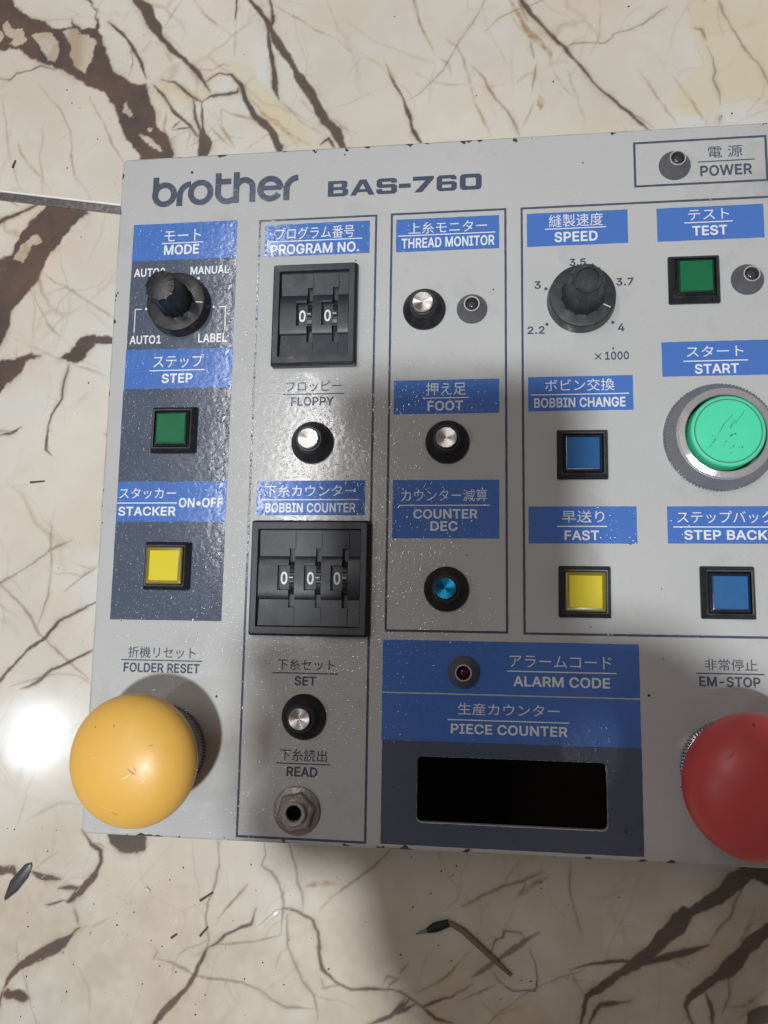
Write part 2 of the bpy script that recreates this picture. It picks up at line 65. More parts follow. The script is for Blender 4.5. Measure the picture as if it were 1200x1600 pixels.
VEINS = [('O', [(-198.87, 234.65, 0.74),(-193.06, 228.05, 0.74),(-185.67, 219.87, 0.74),(-181.21, 209.69, 0.74),(-180.14, 199.83, 0.74),(-177.54, 189.22, 0.74),(-172.7, 183.01, 0.74),(-170.19, 178.45, 0.74)]),('O', [(-214.39, 228.02, 0.61),(-212.27, 216.3, 0.61),(-210.49, 203.96, 0.61),(-208.08, 197.74, 0.61),(-202.51, 184.64, 0.61)]),('O', [(-205.84, 207.47, 0.74),(-203.77, 200.51, 0.74),(-198.0, 194.13, 0.74),(-193.14, 189.35, 0.74),(-188.15, 182.37, 0.74)]),('O', [(-173.86, 227.45, 0.61),(-169.98, 219.56, 0.61),(-165.03, 211.66, 0.61),(-161.55, 203.18, 0.61),(-155.9, 194.64, 0.61)]),('D', [(-216.79, 238.31, 0.61),(-212.07, 237.18, 0.61),(-209.24, 240.08, 0.61),(-201.65, 241.07, 0.61),(-197.23, 243.07, 0.61),(-190.93, 240.26, 0.61)]),('O', [(-181.5, 267.67, 0.49),(-185.1, 264.82, 0.49),(-195.82, 264.94, 0.49)]),('D', [(-166.74, 261.69, 0.98),(-160.42, 256.48, 1.47),(-154.77, 249.05, 1.47),(-150.64, 241.8, 1.47),(-147.94, 233.19, 1.47)]),('D', [(-157.15, 276.56, 4.18),(-153.86, 271.54, 4.18),(-149.09, 266.43, 4.18),(-145.72, 259.14, 4.18),(-141.63, 251.84, 4.18),(-137.74, 247.68, 3.69)]),('G', [(-164.15, 244.39, 0.49),(-159.52, 241.72, 0.49),(-154.13, 238.23, 0.49)]),('O', [(-178.89, 240.89, 0.61),(-176.13, 244.55, 0.61),(-168.8, 247.07, 0.61)]),('O', [(-150.87, 245.66, 0.49),(-146.03, 251.43, 0.49)]),('D', [(-141.44, 252.85, 3.44),(-137.21, 246.87, 2.95),(-131.08, 241.3, 2.46),(-123.97, 234.18, 1.97),(-118.26, 224.72, 1.47)]),('D', [(-105.43, 272.39, 2.46),(-101.85, 266.93, 2.46),(-93.3, 254.97, 2.46),(-89.23, 246.56, 3.44),(-80.29, 230.88, 3.69),(-74.45, 221.57, 3.93),(-67.68, 209.39, 4.67),(-60.1, 197.32, 4.91),(-57.27, 192.36, 4.42)]),('D', [(-93.08, 270.24, 1.23),(-92.74, 266.12, 1.23),(-91.44, 255.83, 1.47),(-93.12, 249.9, 1.47),(-90.74, 235.66, 1.97),(-89.46, 225.62, 2.21),(-87.37, 219.05, 1.72)]),('D', [(-108.2, 269.55, 1.23),(-108.12, 267.48, 1.23),(-108.18, 257.25, 1.23)]),('O', [(-107.7, 257.21, 0.98),(-107.99, 241.01, 0.98)]),('D', [(-119.93, 229.85, 0.98),(-114.35, 233.45, 0.98),(-108.57, 232.01, 0.98),(-104.56, 226.72, 1.47),(-102.38, 219.62, 1.97),(-97.37, 211.39, 2.46),(-90.61, 205.07, 3.19),(-86.6, 196.08, 3.69),(-85.02, 190.19, 4.18)]),('D', [(-121.41, 220.46, 0.98),(-117.69, 222.69, 0.98),(-106.31, 223.37, 0.98),(-105.51, 226.79, 0.98)]),('D', [(-144.08, 229.61, 1.23),(-138.92, 224.2, 1.23),(-133.65, 215.82, 1.23),(-126.61, 209.39, 1.23),(-122.55, 204.19, 1.23)]),('D', [(-140.31, 231.86, 0.74),(-134.38, 229.91, 0.74),(-126.33, 223.3, 0.98),(-121.38, 219.96, 1.23)]),('D', [(-121.38, 219.96, 1.47),(-120.82, 208.02, 1.47),(-120.27, 196.19, 4.42),(-120.47, 190.35, 4.42)]),('D', [(-125.27, 221.23, 1.47),(-123.88, 212.18, 1.47),(-120.64, 204.06, 1.47)]),('D', [(-117.9, 196.05, 1.72),(-117.17, 200.9, 1.72),(-119.78, 205.98, 1.72)]),('D', [(-131.52, 211.69, 0.98),(-134.25, 208.9, 0.98)]),('D', [(-134.2, 207.9, 0.74),(-125.6, 208.33, 0.74)]),('O', [(-133.49, 269.74, 0.61),(-137.99, 261.84, 0.61),(-141.55, 254.92, 0.61)]),('O', [(-127.59, 269.21, 0.74),(-122.36, 261.53, 0.74),(-116.3, 255.89, 0.74),(-109.35, 250.73, 0.74)]),('G', [(-144.78, 251.07, 0.49),(-149.89, 245.84, 0.49)]),('O', [(-140.07, 245.57, 0.74),(-134.75, 237.01, 0.74)]),('O', [(-124.07, 236.2, 0.74),(-118.24, 234.75, 0.74),(-112.61, 237.34, 0.74),(-109.69, 236.11, 0.74)]),('Y', [(-109.73, 237.12, 8.85),(-97.82, 223.25, 8.85),(-86.12, 209.65, 8.85),(-73.79, 198.18, 8.85)]),('Y', [(-140.22, 230.34, 5.9),(-126.28, 222.3, 5.9),(-114.86, 223.48, 5.9)]),('O', [(-99.55, 219.42, 1.11),(-93.66, 212.12, 1.11),(-85.99, 205.74, 1.11),(-79.36, 200.46, 1.11),(-73.76, 197.21, 1.11)]),('G', [(-88.28, 218.63, 1.23),(-82.56, 214.3, 1.23),(-76.8, 207.08, 1.23),(-65.63, 200.55, 1.23)]),('O', [(-111.7, 216.31, 0.98),(-106.83, 213.01, 0.98),(-99.23, 211.02, 0.98)]),('O', [(-112.65, 216.37, 0.86),(-112.31, 208.45, 0.86),(-106.18, 197.28, 0.86)]),('O', [(-119.05, 210.87, 0.74),(-113.04, 203.58, 0.74),(-108.11, 198.38, 0.74)]),('O', [(-137.57, 217.09, 1.23),(-138.11, 209.15, 1.23),(-136.83, 203.12, 1.23)]),('O', [(-93.66, 212.12, 0.74),(-87.95, 208.8, 0.74),(-80.25, 199.55, 0.74),(-78.29, 195.56, 0.74)]),('D', [(-69.18, 196.93, 1.97),(-65.6, 199.59, 1.97),(-62.78, 195.57, 1.97)]),('O', [(-90.73, 262.88, 0.61),(-80.11, 255.88, 0.61),(-72.46, 250.2, 0.61),(-63.04, 244.93, 0.61),(-57.36, 238.52, 0.61)]),('G', [(-68.15, 263.93, 0.49),(-63.22, 252.43, 0.49),(-63.05, 245.43, 0.49)]),('G', [(-61.43, 255.29, 0.49),(-51.1, 246.43, 0.49),(-42.78, 240.81, 0.49)]),('G', [(-53.7, 238.72, 0.49),(-46.29, 233.22, 0.49),(-42.58, 228.04, 0.49)]),('O', [(-77.11, 217.84, 0.74),(-72.33, 211.65, 0.74)]),('O', [(-30.72, 263.8, 1.47),(-30.32, 260.57, 1.47),(-28.79, 253.29, 1.47),(-25.83, 245.14, 1.47),(-22.9, 238.62, 0.98),(-21.07, 233.79, 0.74)]),('G', [(-30.72, 263.8, 0.74),(-30.32, 260.57, 0.74),(-28.79, 253.29, 0.74),(-26.57, 247.56, 0.74)]),('O', [(-20.0, 232.93, 0.74),(-16.42, 230.32, 0.74),(-13.55, 224.69, 0.74)]),('O', [(-16.48, 241.23, 0.74),(-12.19, 237.76, 0.98),(-9.33, 231.33, 1.23),(-6.84, 221.12, 1.23),(-4.73, 211.79, 1.23),(-1.58, 205.51, 1.23),(1.88, 196.62, 0.98)]),('B', [(-5.8, 228.73, 0.61),(-0.88, 222.21, 0.74),(3.3, 214.27, 0.86),(8.82, 207.07, 0.98),(13.58, 196.24, 1.23)]),('D', [(-41.55, 231.48, 0.74),(-39.28, 225.06, 0.74),(-35.57, 217.04, 1.23),(-31.52, 207.53, 1.47),(-29.67, 200.54, 1.72),(-26.79, 196.18, 1.97),(-25.35, 192.68, 1.97)]),('O', [(-41.56, 232.26, 1.72),(-38.54, 223.45, 1.72),(-35.57, 217.04, 1.72)]),('G', [(-37.1, 223.35, 0.74),(-32.01, 218.33, 0.74),(-28.72, 211.17, 0.74)]),('G', [(-46.68, 234.23, 0.49),(-41.49, 227.57, 0.49)]),('F', [(-48.3, 243.83, 0.98),(-39.49, 239.17, 0.98),(-30.04, 234.5, 0.98),(-21.4, 230.32, 0.98)]),('F', [(-21.04, 229.9, 0.98),(-23.11, 220.77, 0.98),(-23.4, 213.1, 0.98)]),('O', [(8.35, 259.5, 1.23),(9.75, 257.02, 1.47),(13.92, 249.61, 1.72),(17.35, 241.56, 1.72),(21.49, 237.37, 2.21),(26.25, 230.85, 1.72),(25.85, 225.54, 0.98)]),('D', [(12.58, 259.9, 1.97),(14.67, 256.58, 1.97),(18.12, 250.81, 1.47),(23.62, 243.36, 1.23),(29.07, 235.99, 1.23),(33.14, 232.6, 1.23),(36.49, 227.76, 1.23)]),('B', [(13.26, 256.7, 0.74),(17.4, 246.98, 0.74)]),('B', [(18.02, 237.65, 0.74),(19.69, 229.84, 0.74)]),('B', [(20.35, 227.11, 0.98),(18.87, 214.68, 0.98)]),('O', [(12.34, 218.94, 0.74),(17.21, 223.15, 0.74),(19.97, 222.94, 0.74)]),('F', [(10.0, 235.21, 0.74),(10.98, 223.62, 0.74),(10.93, 213.73, 0.74)]),('O', [(22.29, 212.92, 2.21),(22.57, 206.88, 2.21)]),('F', [(23.39, 220.41, 0.74),(22.29, 212.92, 0.74)]),('O', [(19.86, 210.07, 0.61),(17.77, 205.7, 0.61),(14.29, 199.19, 0.61)]),('G', [(29.63, 226.01, 0.98),(33.68, 221.91, 0.98),(36.25, 211.93, 0.98)]),('D', [(26.35, 239.9, 0.98),(31.4, 233.79, 0.98),(37.82, 225.2, 1.23),(42.75, 218.4, 1.35),(47.64, 211.68, 1.35),(53.22, 206.53, 1.35),(57.39, 203.1, 1.23),(62.86, 196.47, 1.23),(65.57, 193.18, 1.23)]),('B', [(54.62, 205.65, 0.74),(60.17, 201.34, 0.74),(66.34, 195.85, 0.74)]),('B', [(32.86, 233.67, 0.61),(35.8, 235.47, 0.61),(40.87, 234.65, 0.61),(48.81, 234.41, 0.61),(51.76, 238.22, 0.61),(58.25, 239.3, 0.61),(63.32, 241.7, 0.61),(69.87, 246.81, 0.61),(72.76, 248.18, 0.61)]),('F', [(63.52, 249.8, 0.74),(57.7, 246.24, 0.74),(53.94, 239.25, 0.74)]),('G', [(81.39, 252.27, 0.98),(81.19, 245.83, 0.98),(83.16, 241.63, 0.98)]),('B', [(83.73, 237.58, 0.98),(86.51, 236.94, 0.98),(87.4, 232.48, 0.98)]),('B', [(87.65, 229.68, 0.74),(90.25, 224.33, 0.74),(90.71, 217.99, 0.74),(89.9, 214.91, 0.74),(92.14, 210.06, 0.74),(92.25, 203.82, 0.74)]),('B', [(92.11, 199.96, 0.98),(91.97, 196.1, 0.98)]),('B', [(93.01, 252.04, 0.74),(93.27, 249.6, 0.74),(95.09, 242.22, 0.74),(98.31, 235.57, 0.74),(102.81, 227.28, 0.74),(106.69, 221.48, 0.74),(110.39, 212.62, 0.74),(112.25, 208.61, 0.74)]),('O', [(61.37, 221.0, 0.74),(66.1, 212.72, 0.74),(71.44, 202.92, 0.74),(75.42, 196.42, 0.74)]),('O', [(71.91, 219.01, 0.74),(74.67, 217.62, 0.74),(78.66, 211.03, 0.74),(82.59, 203.71, 0.74),(86.48, 196.47, 0.74)]),('F', [(68.63, 227.61, 0.49),(71.96, 220.99, 0.49)]),('G', [(32.71, 222.77, 0.98),(35.51, 216.54, 0.98),(37.53, 206.83, 0.98),(40.59, 197.14, 0.98)]),('G', [(101.36, 208.61, 0.49),(103.93, 204.94, 0.49),(108.06, 205.81, 0.49),(109.55, 208.8, 0.49)]),('D', [(-219.6, 166.37, 1.47),(-211.02, 169.45, 1.47),(-200.85, 174.17, 1.47),(-191.53, 178.04, 1.47)]),('D', [(-219.12, 181.25, 0.74),(-211.94, 180.43, 0.74),(-207.43, 179.31, 0.74),(-203.74, 177.37, 0.74)]),('O', [(-199.67, 116.17, 0.74),(-189.06, 111.72, 0.74),(-179.35, 106.51, 0.74)]),('O', [(-190.41, 146.15, 0.61),(-182.7, 140.77, 0.61),(-176.53, 138.0, 0.61),(-166.72, 130.95, 0.61),(-156.65, 124.39, 0.61),(-152.71, 121.38, 0.61)]),('F', [(-175.67, 137.97, 0.74),(-176.06, 125.44, 0.74),(-178.37, 116.38, 0.74)]),('F', [(-162.54, 170.51, 0.98),(-164.44, 160.35, 0.98),(-168.76, 148.66, 0.98)]),('D', [(-174.11, 103.92, 0.98),(-176.17, 97.44, 0.98),(-176.42, 89.32, 0.98),(-180.91, 82.12, 0.98),(-181.99, 74.09, 0.98),(-181.15, 68.48, 0.98)]),('D', [(-203.02, 73.97, 0.98),(-198.03, 75.11, 0.98),(-194.0, 77.48, 0.98)]),('O', [(-171.59, 103.86, 0.74),(-163.07, 101.21, 0.74),(-156.26, 98.61, 0.74)]),('O', [(-198.54, 112.81, 0.98),(-198.5, 107.0, 0.98)]),('B', [(-204.01, 7.73, 0.74),(-197.86, 12.35, 0.74),(-191.63, 15.96, 0.74),(-184.37, 20.07, 0.74),(-177.23, 25.7, 0.74),(-167.89, 30.31, 0.74)]),('B', [(-197.82, 11.85, 0.74),(-189.65, 4.88, 0.74),(-183.8, -1.04, 0.74),(-178.99, -7.92, 0.74),(-171.05, -14.67, 0.74),(-163.2, -21.34, 0.74),(-156.65, -25.55, 0.74)]),('D', [(-152.54, 7.34, 0.98),(-156.06, 4.81, 0.98),(-164.71, 0.23, 0.98),(-170.85, -2.83, 0.98),(-175.72, -8.85, 1.23),(-182.79, -13.92, 1.47),(-189.71, -20.96, 1.47),(-194.56, -26.97, 1.47),(-200.57, -32.03, 1.72)]),('D', [(-151.27, -12.32, 0.98),(-156.35, -14.37, 0.98),(-165.47, -18.95, 0.98),(-172.62, -22.04, 0.98),(-179.6, -27.58, 0.98),(-185.76, -30.17, 0.98)]),('B', [(-156.45, 18.77, 0.74),(-162.57, 15.21, 0.74),(-169.59, 9.13, 0.74)]),('G', [(-157.72, -25.09, 0.74),(-163.64, -30.08, 0.74)]),('G', [(-157.71, -40.48, 0.98),(-164.56, -46.43, 0.98),(-172.24, -55.25, 0.98)]),('D', [(-182.09, 76.04, 0.98),(-182.0, 67.59, 0.98),(-179.1, 65.46, 0.98)]),('G', [(-156.49, -73.43, 1.23),(-165.76, -72.89, 1.23),(-171.72, -75.95, 1.23),(-179.62, -80.97, 1.23)]),('D', [(-155.8, -82.7, 0.98),(-151.94, -88.22, 1.23),(-147.61, -90.52, 1.23),(-147.33, -94.9, 1.47),(-149.11, -99.37, 2.21),(-153.0, -103.32, 3.93),(-157.54, -107.93, 5.41),(-159.84, -109.93, 3.69)]),('D', [(-164.01, -105.17, 1.72),(-157.09, -104.48, 1.72),(-152.96, -103.94, 1.72)]),('D', [(-169.17, -111.08, 0.98),(-160.23, -109.33, 0.98)]),('B', [(-157.33, -111.03, 0.98),(-155.69, -114.65, 0.98),(-155.43, -118.33, 0.98)]),('D', [(-154.7, -118.91, 2.21),(-160.55, -124.18, 3.44),(-165.84, -127.59, 3.44),(-171.84, -131.04, 2.95),(-178.49, -135.15, 2.46),(-182.37, -139.09, 2.46),(-183.46, -142.83, 1.97)]),('D', [(-183.46, -142.83, 1.72),(-184.54, -146.57, 1.72),(-185.48, -152.1, 1.72)]),('D', [(-192.7, -100.41, 4.42),(-188.48, -99.55, 4.42),(-184.27, -98.7, 4.42),(-181.99, -100.48, 4.42)]),('D', [(-175.04, -98.85, 3.19),(-170.63, -101.14, 3.19),(-163.59, -101.39, 3.19)]),('G', [(-158.4, -125.28, 0.98),(-157.41, -129.5, 0.98),(-153.01, -133.47, 0.98),(-149.12, -140.47, 0.98),(-148.04, -146.41, 0.98),(-148.79, -155.42, 0.98)]),('D', [(-104.46, -123.7, 1.23),(-107.38, -131.66, 1.47),(-111.7, -137.91, 1.97),(-117.96, -144.87, 2.46),(-124.18, -152.41, 2.7)]),('B', [(-122.87, -127.88, 0.98),(-117.48, -128.74, 0.98),(-110.71, -131.29, 0.98),(-107.32, -132.85, 0.98)]),('B', [(-123.0, -125.48, 0.74),(-124.51, -128.59, 0.74)]),('G', [(-125.85, -122.63, 0.74),(-121.6, -126.59, 0.74)]),('F', [(-119.08, -85.37, 0.49),(-126.1, -93.81, 0.49),(-132.48, -101.59, 0.49),(-136.3, -106.13, 0.49)]),('F', [(-166.23, -84.46, 0.98),(-167.78, -92.16, 0.98)]),('O', [(-142.62, -114.5, 0.61),(-147.93, -117.27, 0.61),(-153.33, -118.82, 0.61)]),('B', [(-101.3, -83.2, 0.74),(-100.12, -92.87, 0.74),(-101.66, -100.53, 0.74),(-103.99, -106.84, 0.74),(-104.49, -112.33, 0.74),(-103.03, -119.71, 0.74),(-103.28, -122.43, 0.74)]),('O', [(-100.68, -114.14, 0.86),(-97.2, -108.5, 0.86),(-92.96, -103.48, 0.86),(-89.39, -99.87, 0.86)]),('B', [(-100.02, -112.06, 0.61),(-96.49, -107.77, 0.61),(-89.42, -99.18, 0.61)]),('D', [(-103.28, -122.43, 0.98),(-99.64, -120.85, 1.23),(-96.8, -117.97, 1.23),(-92.46, -115.68, 0.98),(-87.39, -113.35, 0.98),(-85.39, -107.82, 0.74)]),('B', [(-101.83, -121.66, 0.74),(-90.06, -120.25, 0.74),(-81.34, -118.37, 0.74),(-75.56, -116.67, 0.74)]),('B', [(-75.56, -116.67, 0.86),(-75.25, -103.85, 0.86),(-76.9, -98.51, 0.86),(-79.98, -94.57, 0.86),(-83.74, -92.71, 0.86),(-82.41, -88.52, 0.86),(-83.37, -82.35, 0.86)]),('D', [(-103.28, -122.43, 1.23),(-105.99, -127.99, 1.23),(-108.7, -133.54, 1.23)]),('B', [(-114.09, -129.86, 0.74),(-107.25, -132.77, 0.74),(-101.3, -133.38, 0.74),(-89.53, -133.58, 0.74),(-82.89, -135.78, 0.74),(-78.43, -138.77, 0.74),(-72.59, -140.99, 0.74),(-62.58, -140.93, 0.74)]),('G', [(-103.62, -123.12, 0.49),(-102.78, -133.14, 0.49)]),('D', [(-75.87, -107.27, 0.74),(-70.78, -106.98, 0.74),(-67.09, -108.78, 0.98),(-63.42, -110.58, 0.98),(-61.15, -114.46, 0.98),(-60.98, -121.1, 0.98),(-59.39, -126.94, 1.23),(-54.28, -131.86, 0.98),(-48.58, -133.43, 0.98),(-38.04, -133.03, 0.98),(-31.07, -132.88, 0.98),(-27.57, -134.57, 0.98)]),('B', [(-74.11, -82.6, 0.98),(-73.66, -84.99, 0.98),(-71.26, -91.38, 0.98),(-69.59, -98.11, 0.98),(-68.03, -101.42, 0.98),(-67.83, -108.15, 0.98)]),('B', [(-73.62, -109.16, 0.81),(-72.89, -120.52, 0.81),(-69.44, -126.94, 0.81),(-67.13, -132.07, 0.81),(-62.71, -136.36, 0.81),(-61.11, -142.78, 0.81),(-61.32, -147.98, 0.81)]),('B', [(-53.56, -132.46, 0.74),(-59.2, -134.16, 0.74),(-60.02, -130.28, 0.74)]),('B', [(-34.58, -82.06, 0.98),(-36.67, -85.55, 0.98),(-40.88, -90.5, 0.98),(-46.53, -94.51, 1.23),(-51.47, -98.48, 1.23),(-57.13, -102.83, 1.23)]),('O', [(-57.13, -102.83, 0.98),(-61.35, -107.11, 0.98)]),('O', [(-68.1, -99.05, 1.72),(-60.87, -97.98, 1.72),(-55.1, -97.33, 1.72)]),('D', [(-27.56, -135.22, 1.47),(-34.42, -141.5, 1.47),(-42.72, -145.32, 1.47)]),('B', [(-37.37, -131.36, 1.23),(-35.32, -127.97, 1.23),(-31.81, -129.04, 1.23),(-34.57, -131.17, 1.23),(-35.9, -135.8, 1.23)]),('B', [(-31.14, -127.04, 0.74),(-28.4, -123.6, 0.74)]),('G', [(-5.37, -82.29, 0.98),(-5.99, -84.7, 0.98),(-9.06, -91.96, 0.98),(-10.88, -100.31, 0.98),(-14.57, -104.62, 0.98)]),('G', [(13.04, -82.56, 0.98),(11.81, -85.57, 0.98),(7.51, -91.67, 0.98),(5.06, -95.32, 0.98),(0.16, -101.44, 0.98),(-4.73, -106.96, 0.98)]),('B', [(20.26, -89.24, 0.86),(13.59, -91.93, 0.86),(5.06, -95.32, 0.86),(-2.28, -99.24, 0.86),(-9.03, -102.55, 0.86)]),('O', [(22.05, -90.9, 1.47),(17.2, -93.49, 1.47),(11.73, -97.29, 1.47),(9.29, -99.75, 1.47)]),('D', [(-24.16, -137.62, 0.98),(-21.71, -136.88, 0.98),(-16.23, -134.78, 0.98),(-10.76, -132.69, 0.98)]),('B', [(-8.63, -133.68, 0.74),(-2.28, -131.25, 0.74),(3.15, -128.32, 0.74)]),('D', [(-42.57, -145.24, 1.47),(-35.19, -141.84, 1.47),(-29.06, -138.54, 1.47),(-24.78, -136.53, 1.47)]),('B', [(-33.96, -141.18, 0.98),(-29.11, -135.11, 0.98)]),('D', [(-30.36, -133.48, 0.98),(-26.02, -136.04, 0.98),(-21.7, -138.59, 0.98),(-18.01, -141.17, 0.98),(-11.93, -142.14, 0.98)]),('B', [(-25.43, -133.13, 0.74),(-18.1, -129.19, 0.74),(-12.62, -125.09, 0.74),(-6.54, -118.08, 0.74)]),('G', [(-25.44, -132.56, 0.74),(-23.06, -124.34, 0.74),(-20.04, -117.2, 0.74)]),('R', [(-5.31, -126.61, 2.21),(0.14, -122.82, 2.21),(7.4, -117.77, 2.21),(13.44, -112.8, 2.21),(18.86, -109.89, 2.21)]),('D', [(1.36, -118.15, 0.54),(3.18, -112.86, 0.54),(5.61, -112.13, 0.54),(5.92, -109.81, 0.54),(12.25, -110.58, 0.54)]),('D', [(15.22, -115.55, 0.61),(17.56, -120.54, 0.61),(17.54, -123.38, 0.61),(17.19, -129.06, 0.61),(9.14, -129.9, 0.61),(4.95, -127.63, 0.61),(2.55, -124.37, 0.61)]),('O', [(1.32, -140.33, 0.98),(7.31, -136.52, 0.98),(13.28, -134.97, 0.98)]),('G', [(19.32, -123.26, 0.74),(25.24, -124.0, 0.74),(31.13, -124.73, 0.74)]),('B', [(-11.97, -132.78, 0.74),(-4.7, -128.85, 0.74)]),('D', [(94.24, -82.92, 6.14),(91.12, -85.49, 5.9),(84.89, -90.04, 5.65),(77.39, -95.87, 5.41),(69.9, -101.11, 5.16),(62.35, -108.15, 4.42),(56.06, -113.93, 3.93),(50.41, -118.47, 3.44),(42.87, -124.33, 2.95),(35.33, -130.19, 2.21),(34.0, -135.03, 1.97),(32.37, -140.46, 2.21)]),('D', [(29.23, -121.35, 0.74),(38.01, -119.28, 0.98),(47.35, -117.47, 1.23),(54.73, -117.59, 1.72),(62.75, -115.29, 1.72),(70.12, -113.03, 1.72),(76.25, -110.87, 2.21)]),('B', [(76.92, -109.05, 1.23),(79.47, -105.32, 1.23),(83.86, -100.89, 1.23),(85.26, -96.03, 1.23),(88.48, -91.05, 2.46)]),('D', [(102.48, -99.2, 4.42),(96.3, -104.3, 4.42),(90.1, -110.0, 4.42),(85.71, -114.99, 4.18),(80.13, -120.06, 3.93),(74.59, -123.95, 2.95),(69.64, -127.81, 1.97),(68.03, -130.84, 1.47),(68.84, -133.7, 1.23),(71.12, -137.61, 0.98)]),('D', [(74.52, -125.71, 1.23),(76.18, -129.68, 1.23),(77.11, -137.16, 1.23)]),('B', [(83.15, -119.27, 0.98),(82.28, -126.34, 0.98),(80.24, -132.88, 0.98)]),('O', [(94.82, -97.27, 0.98),(94.09, -100.29, 0.98),(89.77, -103.51, 0.98),(87.8, -107.78, 0.98),(85.21, -112.67, 0.98),(77.14, -119.67, 0.98)]),('O', [(89.79, -102.92, 0.98),(92.42, -97.41, 0.98)]),('O', [(80.33, -130.55, 1.23),(86.91, -129.51, 1.23),(91.17, -126.89, 1.23),(95.47, -123.11, 1.23)]),('O', [(86.15, -133.61, 0.98),(89.22, -131.08, 0.98),(93.51, -127.3, 0.98)]),('D', [(98.1, -129.87, 4.42),(95.1, -131.24, 4.42),(92.1, -132.6, 4.42),(88.41, -136.33, 4.42)]),('D', [(35.15, -140.26, 0.98),(38.99, -132.9, 1.47),(43.95, -131.66, 0.98),(49.51, -130.39, 0.74)]),('G', [(55.5, -87.97, 0.74),(51.98, -91.83, 0.74),(50.26, -98.62, 0.74),(46.36, -106.12, 0.74),(43.09, -113.55, 0.74),(40.48, -119.71, 0.74),(37.91, -124.66, 0.74)]),('F', [(51.65, -92.45, 0.98),(44.72, -95.28, 0.98),(36.52, -97.57, 0.98)]),('G', [(22.29, -123.01, 0.74),(30.43, -124.57, 0.74),(37.91, -124.66, 0.74)])]
DARK = [[(-246.26, 304.33),(-214.97, 301.27),(-212.98, 276.79),(-211.12, 273.03),(-203.62, 266.4),(-196.47, 263.42),(-193.12, 259.59),(-188.48, 258.81),(-183.62, 259.98),(-185.05, 264.03),(-182.15, 260.64),(-178.61, 258.77),(-172.56, 258.66),(-172.73, 266.91),(-174.84, 270.25),(-178.87, 273.77),(-176.58, 273.56),(-172.83, 268.5),(-171.23, 261.29),(-168.88, 254.07),(-166.55, 246.9),(-162.26, 238.09),(-154.5, 232.15),(-148.87, 230.21),(-145.91, 223.18),(-142.56, 215.43),(-140.01, 208.53),(-136.23, 205.31),(-132.5, 195.83),(-130.23, 186.53),(-146.05, 187.43),(-148.36, 196.05),(-151.92, 201.09),(-157.6, 210.42),(-162.69, 221.33),(-167.62, 228.91),(-173.74, 231.27),(-179.97, 234.8),(-186.31, 239.13),(-190.17, 240.2),(-198.88, 244.76),(-206.06, 248.45),(-211.75, 252.04),(-217.98, 252.54),(-242.07, 259.24)], [(-187.96, 176.99),(-170.37, 172.62),(-175.93, 166.02),(-182.22, 157.74),(-186.16, 152.79),(-189.17, 146.95),(-193.04, 141.16),(-196.97, 136.23),(-200.89, 131.3),(-202.67, 121.27),(-206.29, 113.02),(-217.54, 93.39),(-222.05, 143.99),(-209.56, 152.07),(-204.58, 155.3),(-199.21, 164.54),(-193.62, 171.2)], [(-178.44, 105.67),(-174.58, 110.5),(-169.03, 115.28),(-162.4, 116.32),(-152.46, 117.26),(-152.21, 113.16),(-162.99, 112.64),(-166.84, 107.83),(-171.65, 104.68),(-176.7, 104.8)], [(-214.31, 105.74),(-205.73, 106.36),(-198.93, 107.01),(-191.36, 108.47),(-187.45, 107.38),(-195.37, 105.27),(-197.54, 100.38),(-201.41, 95.53),(-204.63, 93.13),(-212.86, 89.19)], [(-147.53, -81.05),(-128.88, -80.83),(-129.37, -84.3),(-129.82, -88.39),(-134.56, -89.56),(-137.91, -90.98),(-140.75, -89.56),(-144.32, -87.85),(-146.61, -84.49)], [(-182.07, -142.74),(-175.09, -142.86),(-174.25, -144.63),(-176.87, -146.64),(-181.77, -146.37),(-183.31, -144.65)], [(88.24, -82.01),(103.33, -81.25),(102.87, -90.86),(96.36, -89.42),(92.8, -88.41),(89.81, -87.97),(87.44, -86.89)]]
HOLES = [[(-217.28, 262.78),(-215.2, 265.79),(-213.08, 263.63),(-211.74, 261.53),(-207.52, 261.97),(-206.76, 257.16),(-205.02, 254.65),(-207.96, 252.92),(-214.21, 253.82),(-212.91, 256.87),(-216.95, 258.79)], [(-202.49, 256.81),(-198.37, 258.05),(-192.92, 256.82),(-190.23, 253.46),(-190.51, 244.89),(-191.11, 242.6),(-193.46, 243.56),(-196.05, 247.66),(-198.71, 252.57)], [(-187.63, 257.56),(-182.48, 259.88),(-178.42, 256.02),(-172.28, 254.35),(-172.57, 247.37),(-175.23, 236.76),(-178.79, 239.34),(-183.88, 247.49),(-186.23, 253.92)], [(-157.6, 222.49),(-151.99, 214.56),(-157.6, 216.44)], [(-145.1, 208.86),(-142.15, 207.92),(-142.79, 206.47),(-144.65, 207.34)], [(-148.62, 206.85),(-144.16, 205.07),(-140.33, 201.11),(-139.46, 198.47),(-143.19, 200.55)], [(-220.35, 262.24),(-217.28, 258.02),(-219.75, 255.05)], [(-204.0, 153.56),(-198.99, 150.77),(-195.17, 157.46),(-190.21, 160.68),(-193.06, 163.82),(-197.19, 161.0),(-200.41, 157.7)]]
TINT = [[(81.34, 250.66),(111.97, 247.94),(110.15, 207.21),(93.68, 205.28),(91.4, 199.23),(76.93, 200.21),(72.92, 205.95),(83.14, 220.14)], [(-22.88, -143.23),(-15.69, -122.7),(-7.14, -122.15),(-7.12, -131.3),(-11.93, -142.42)], [(-5.89, -141.98),(1.33, -132.99),(19.24, -131.74),(25.05, -139.72)], [(84.61, -97.26),(96.75, -94.18),(95.89, -100.18),(84.0, -112.74),(76.52, -120.3),(66.58, -129.19),(68.05, -120.86),(76.25, -110.87)]]
STRIP = [(-274.88, 192.28),(-212.06, 181.86),(-155.27, 172.4),(35.16, 140.19)]
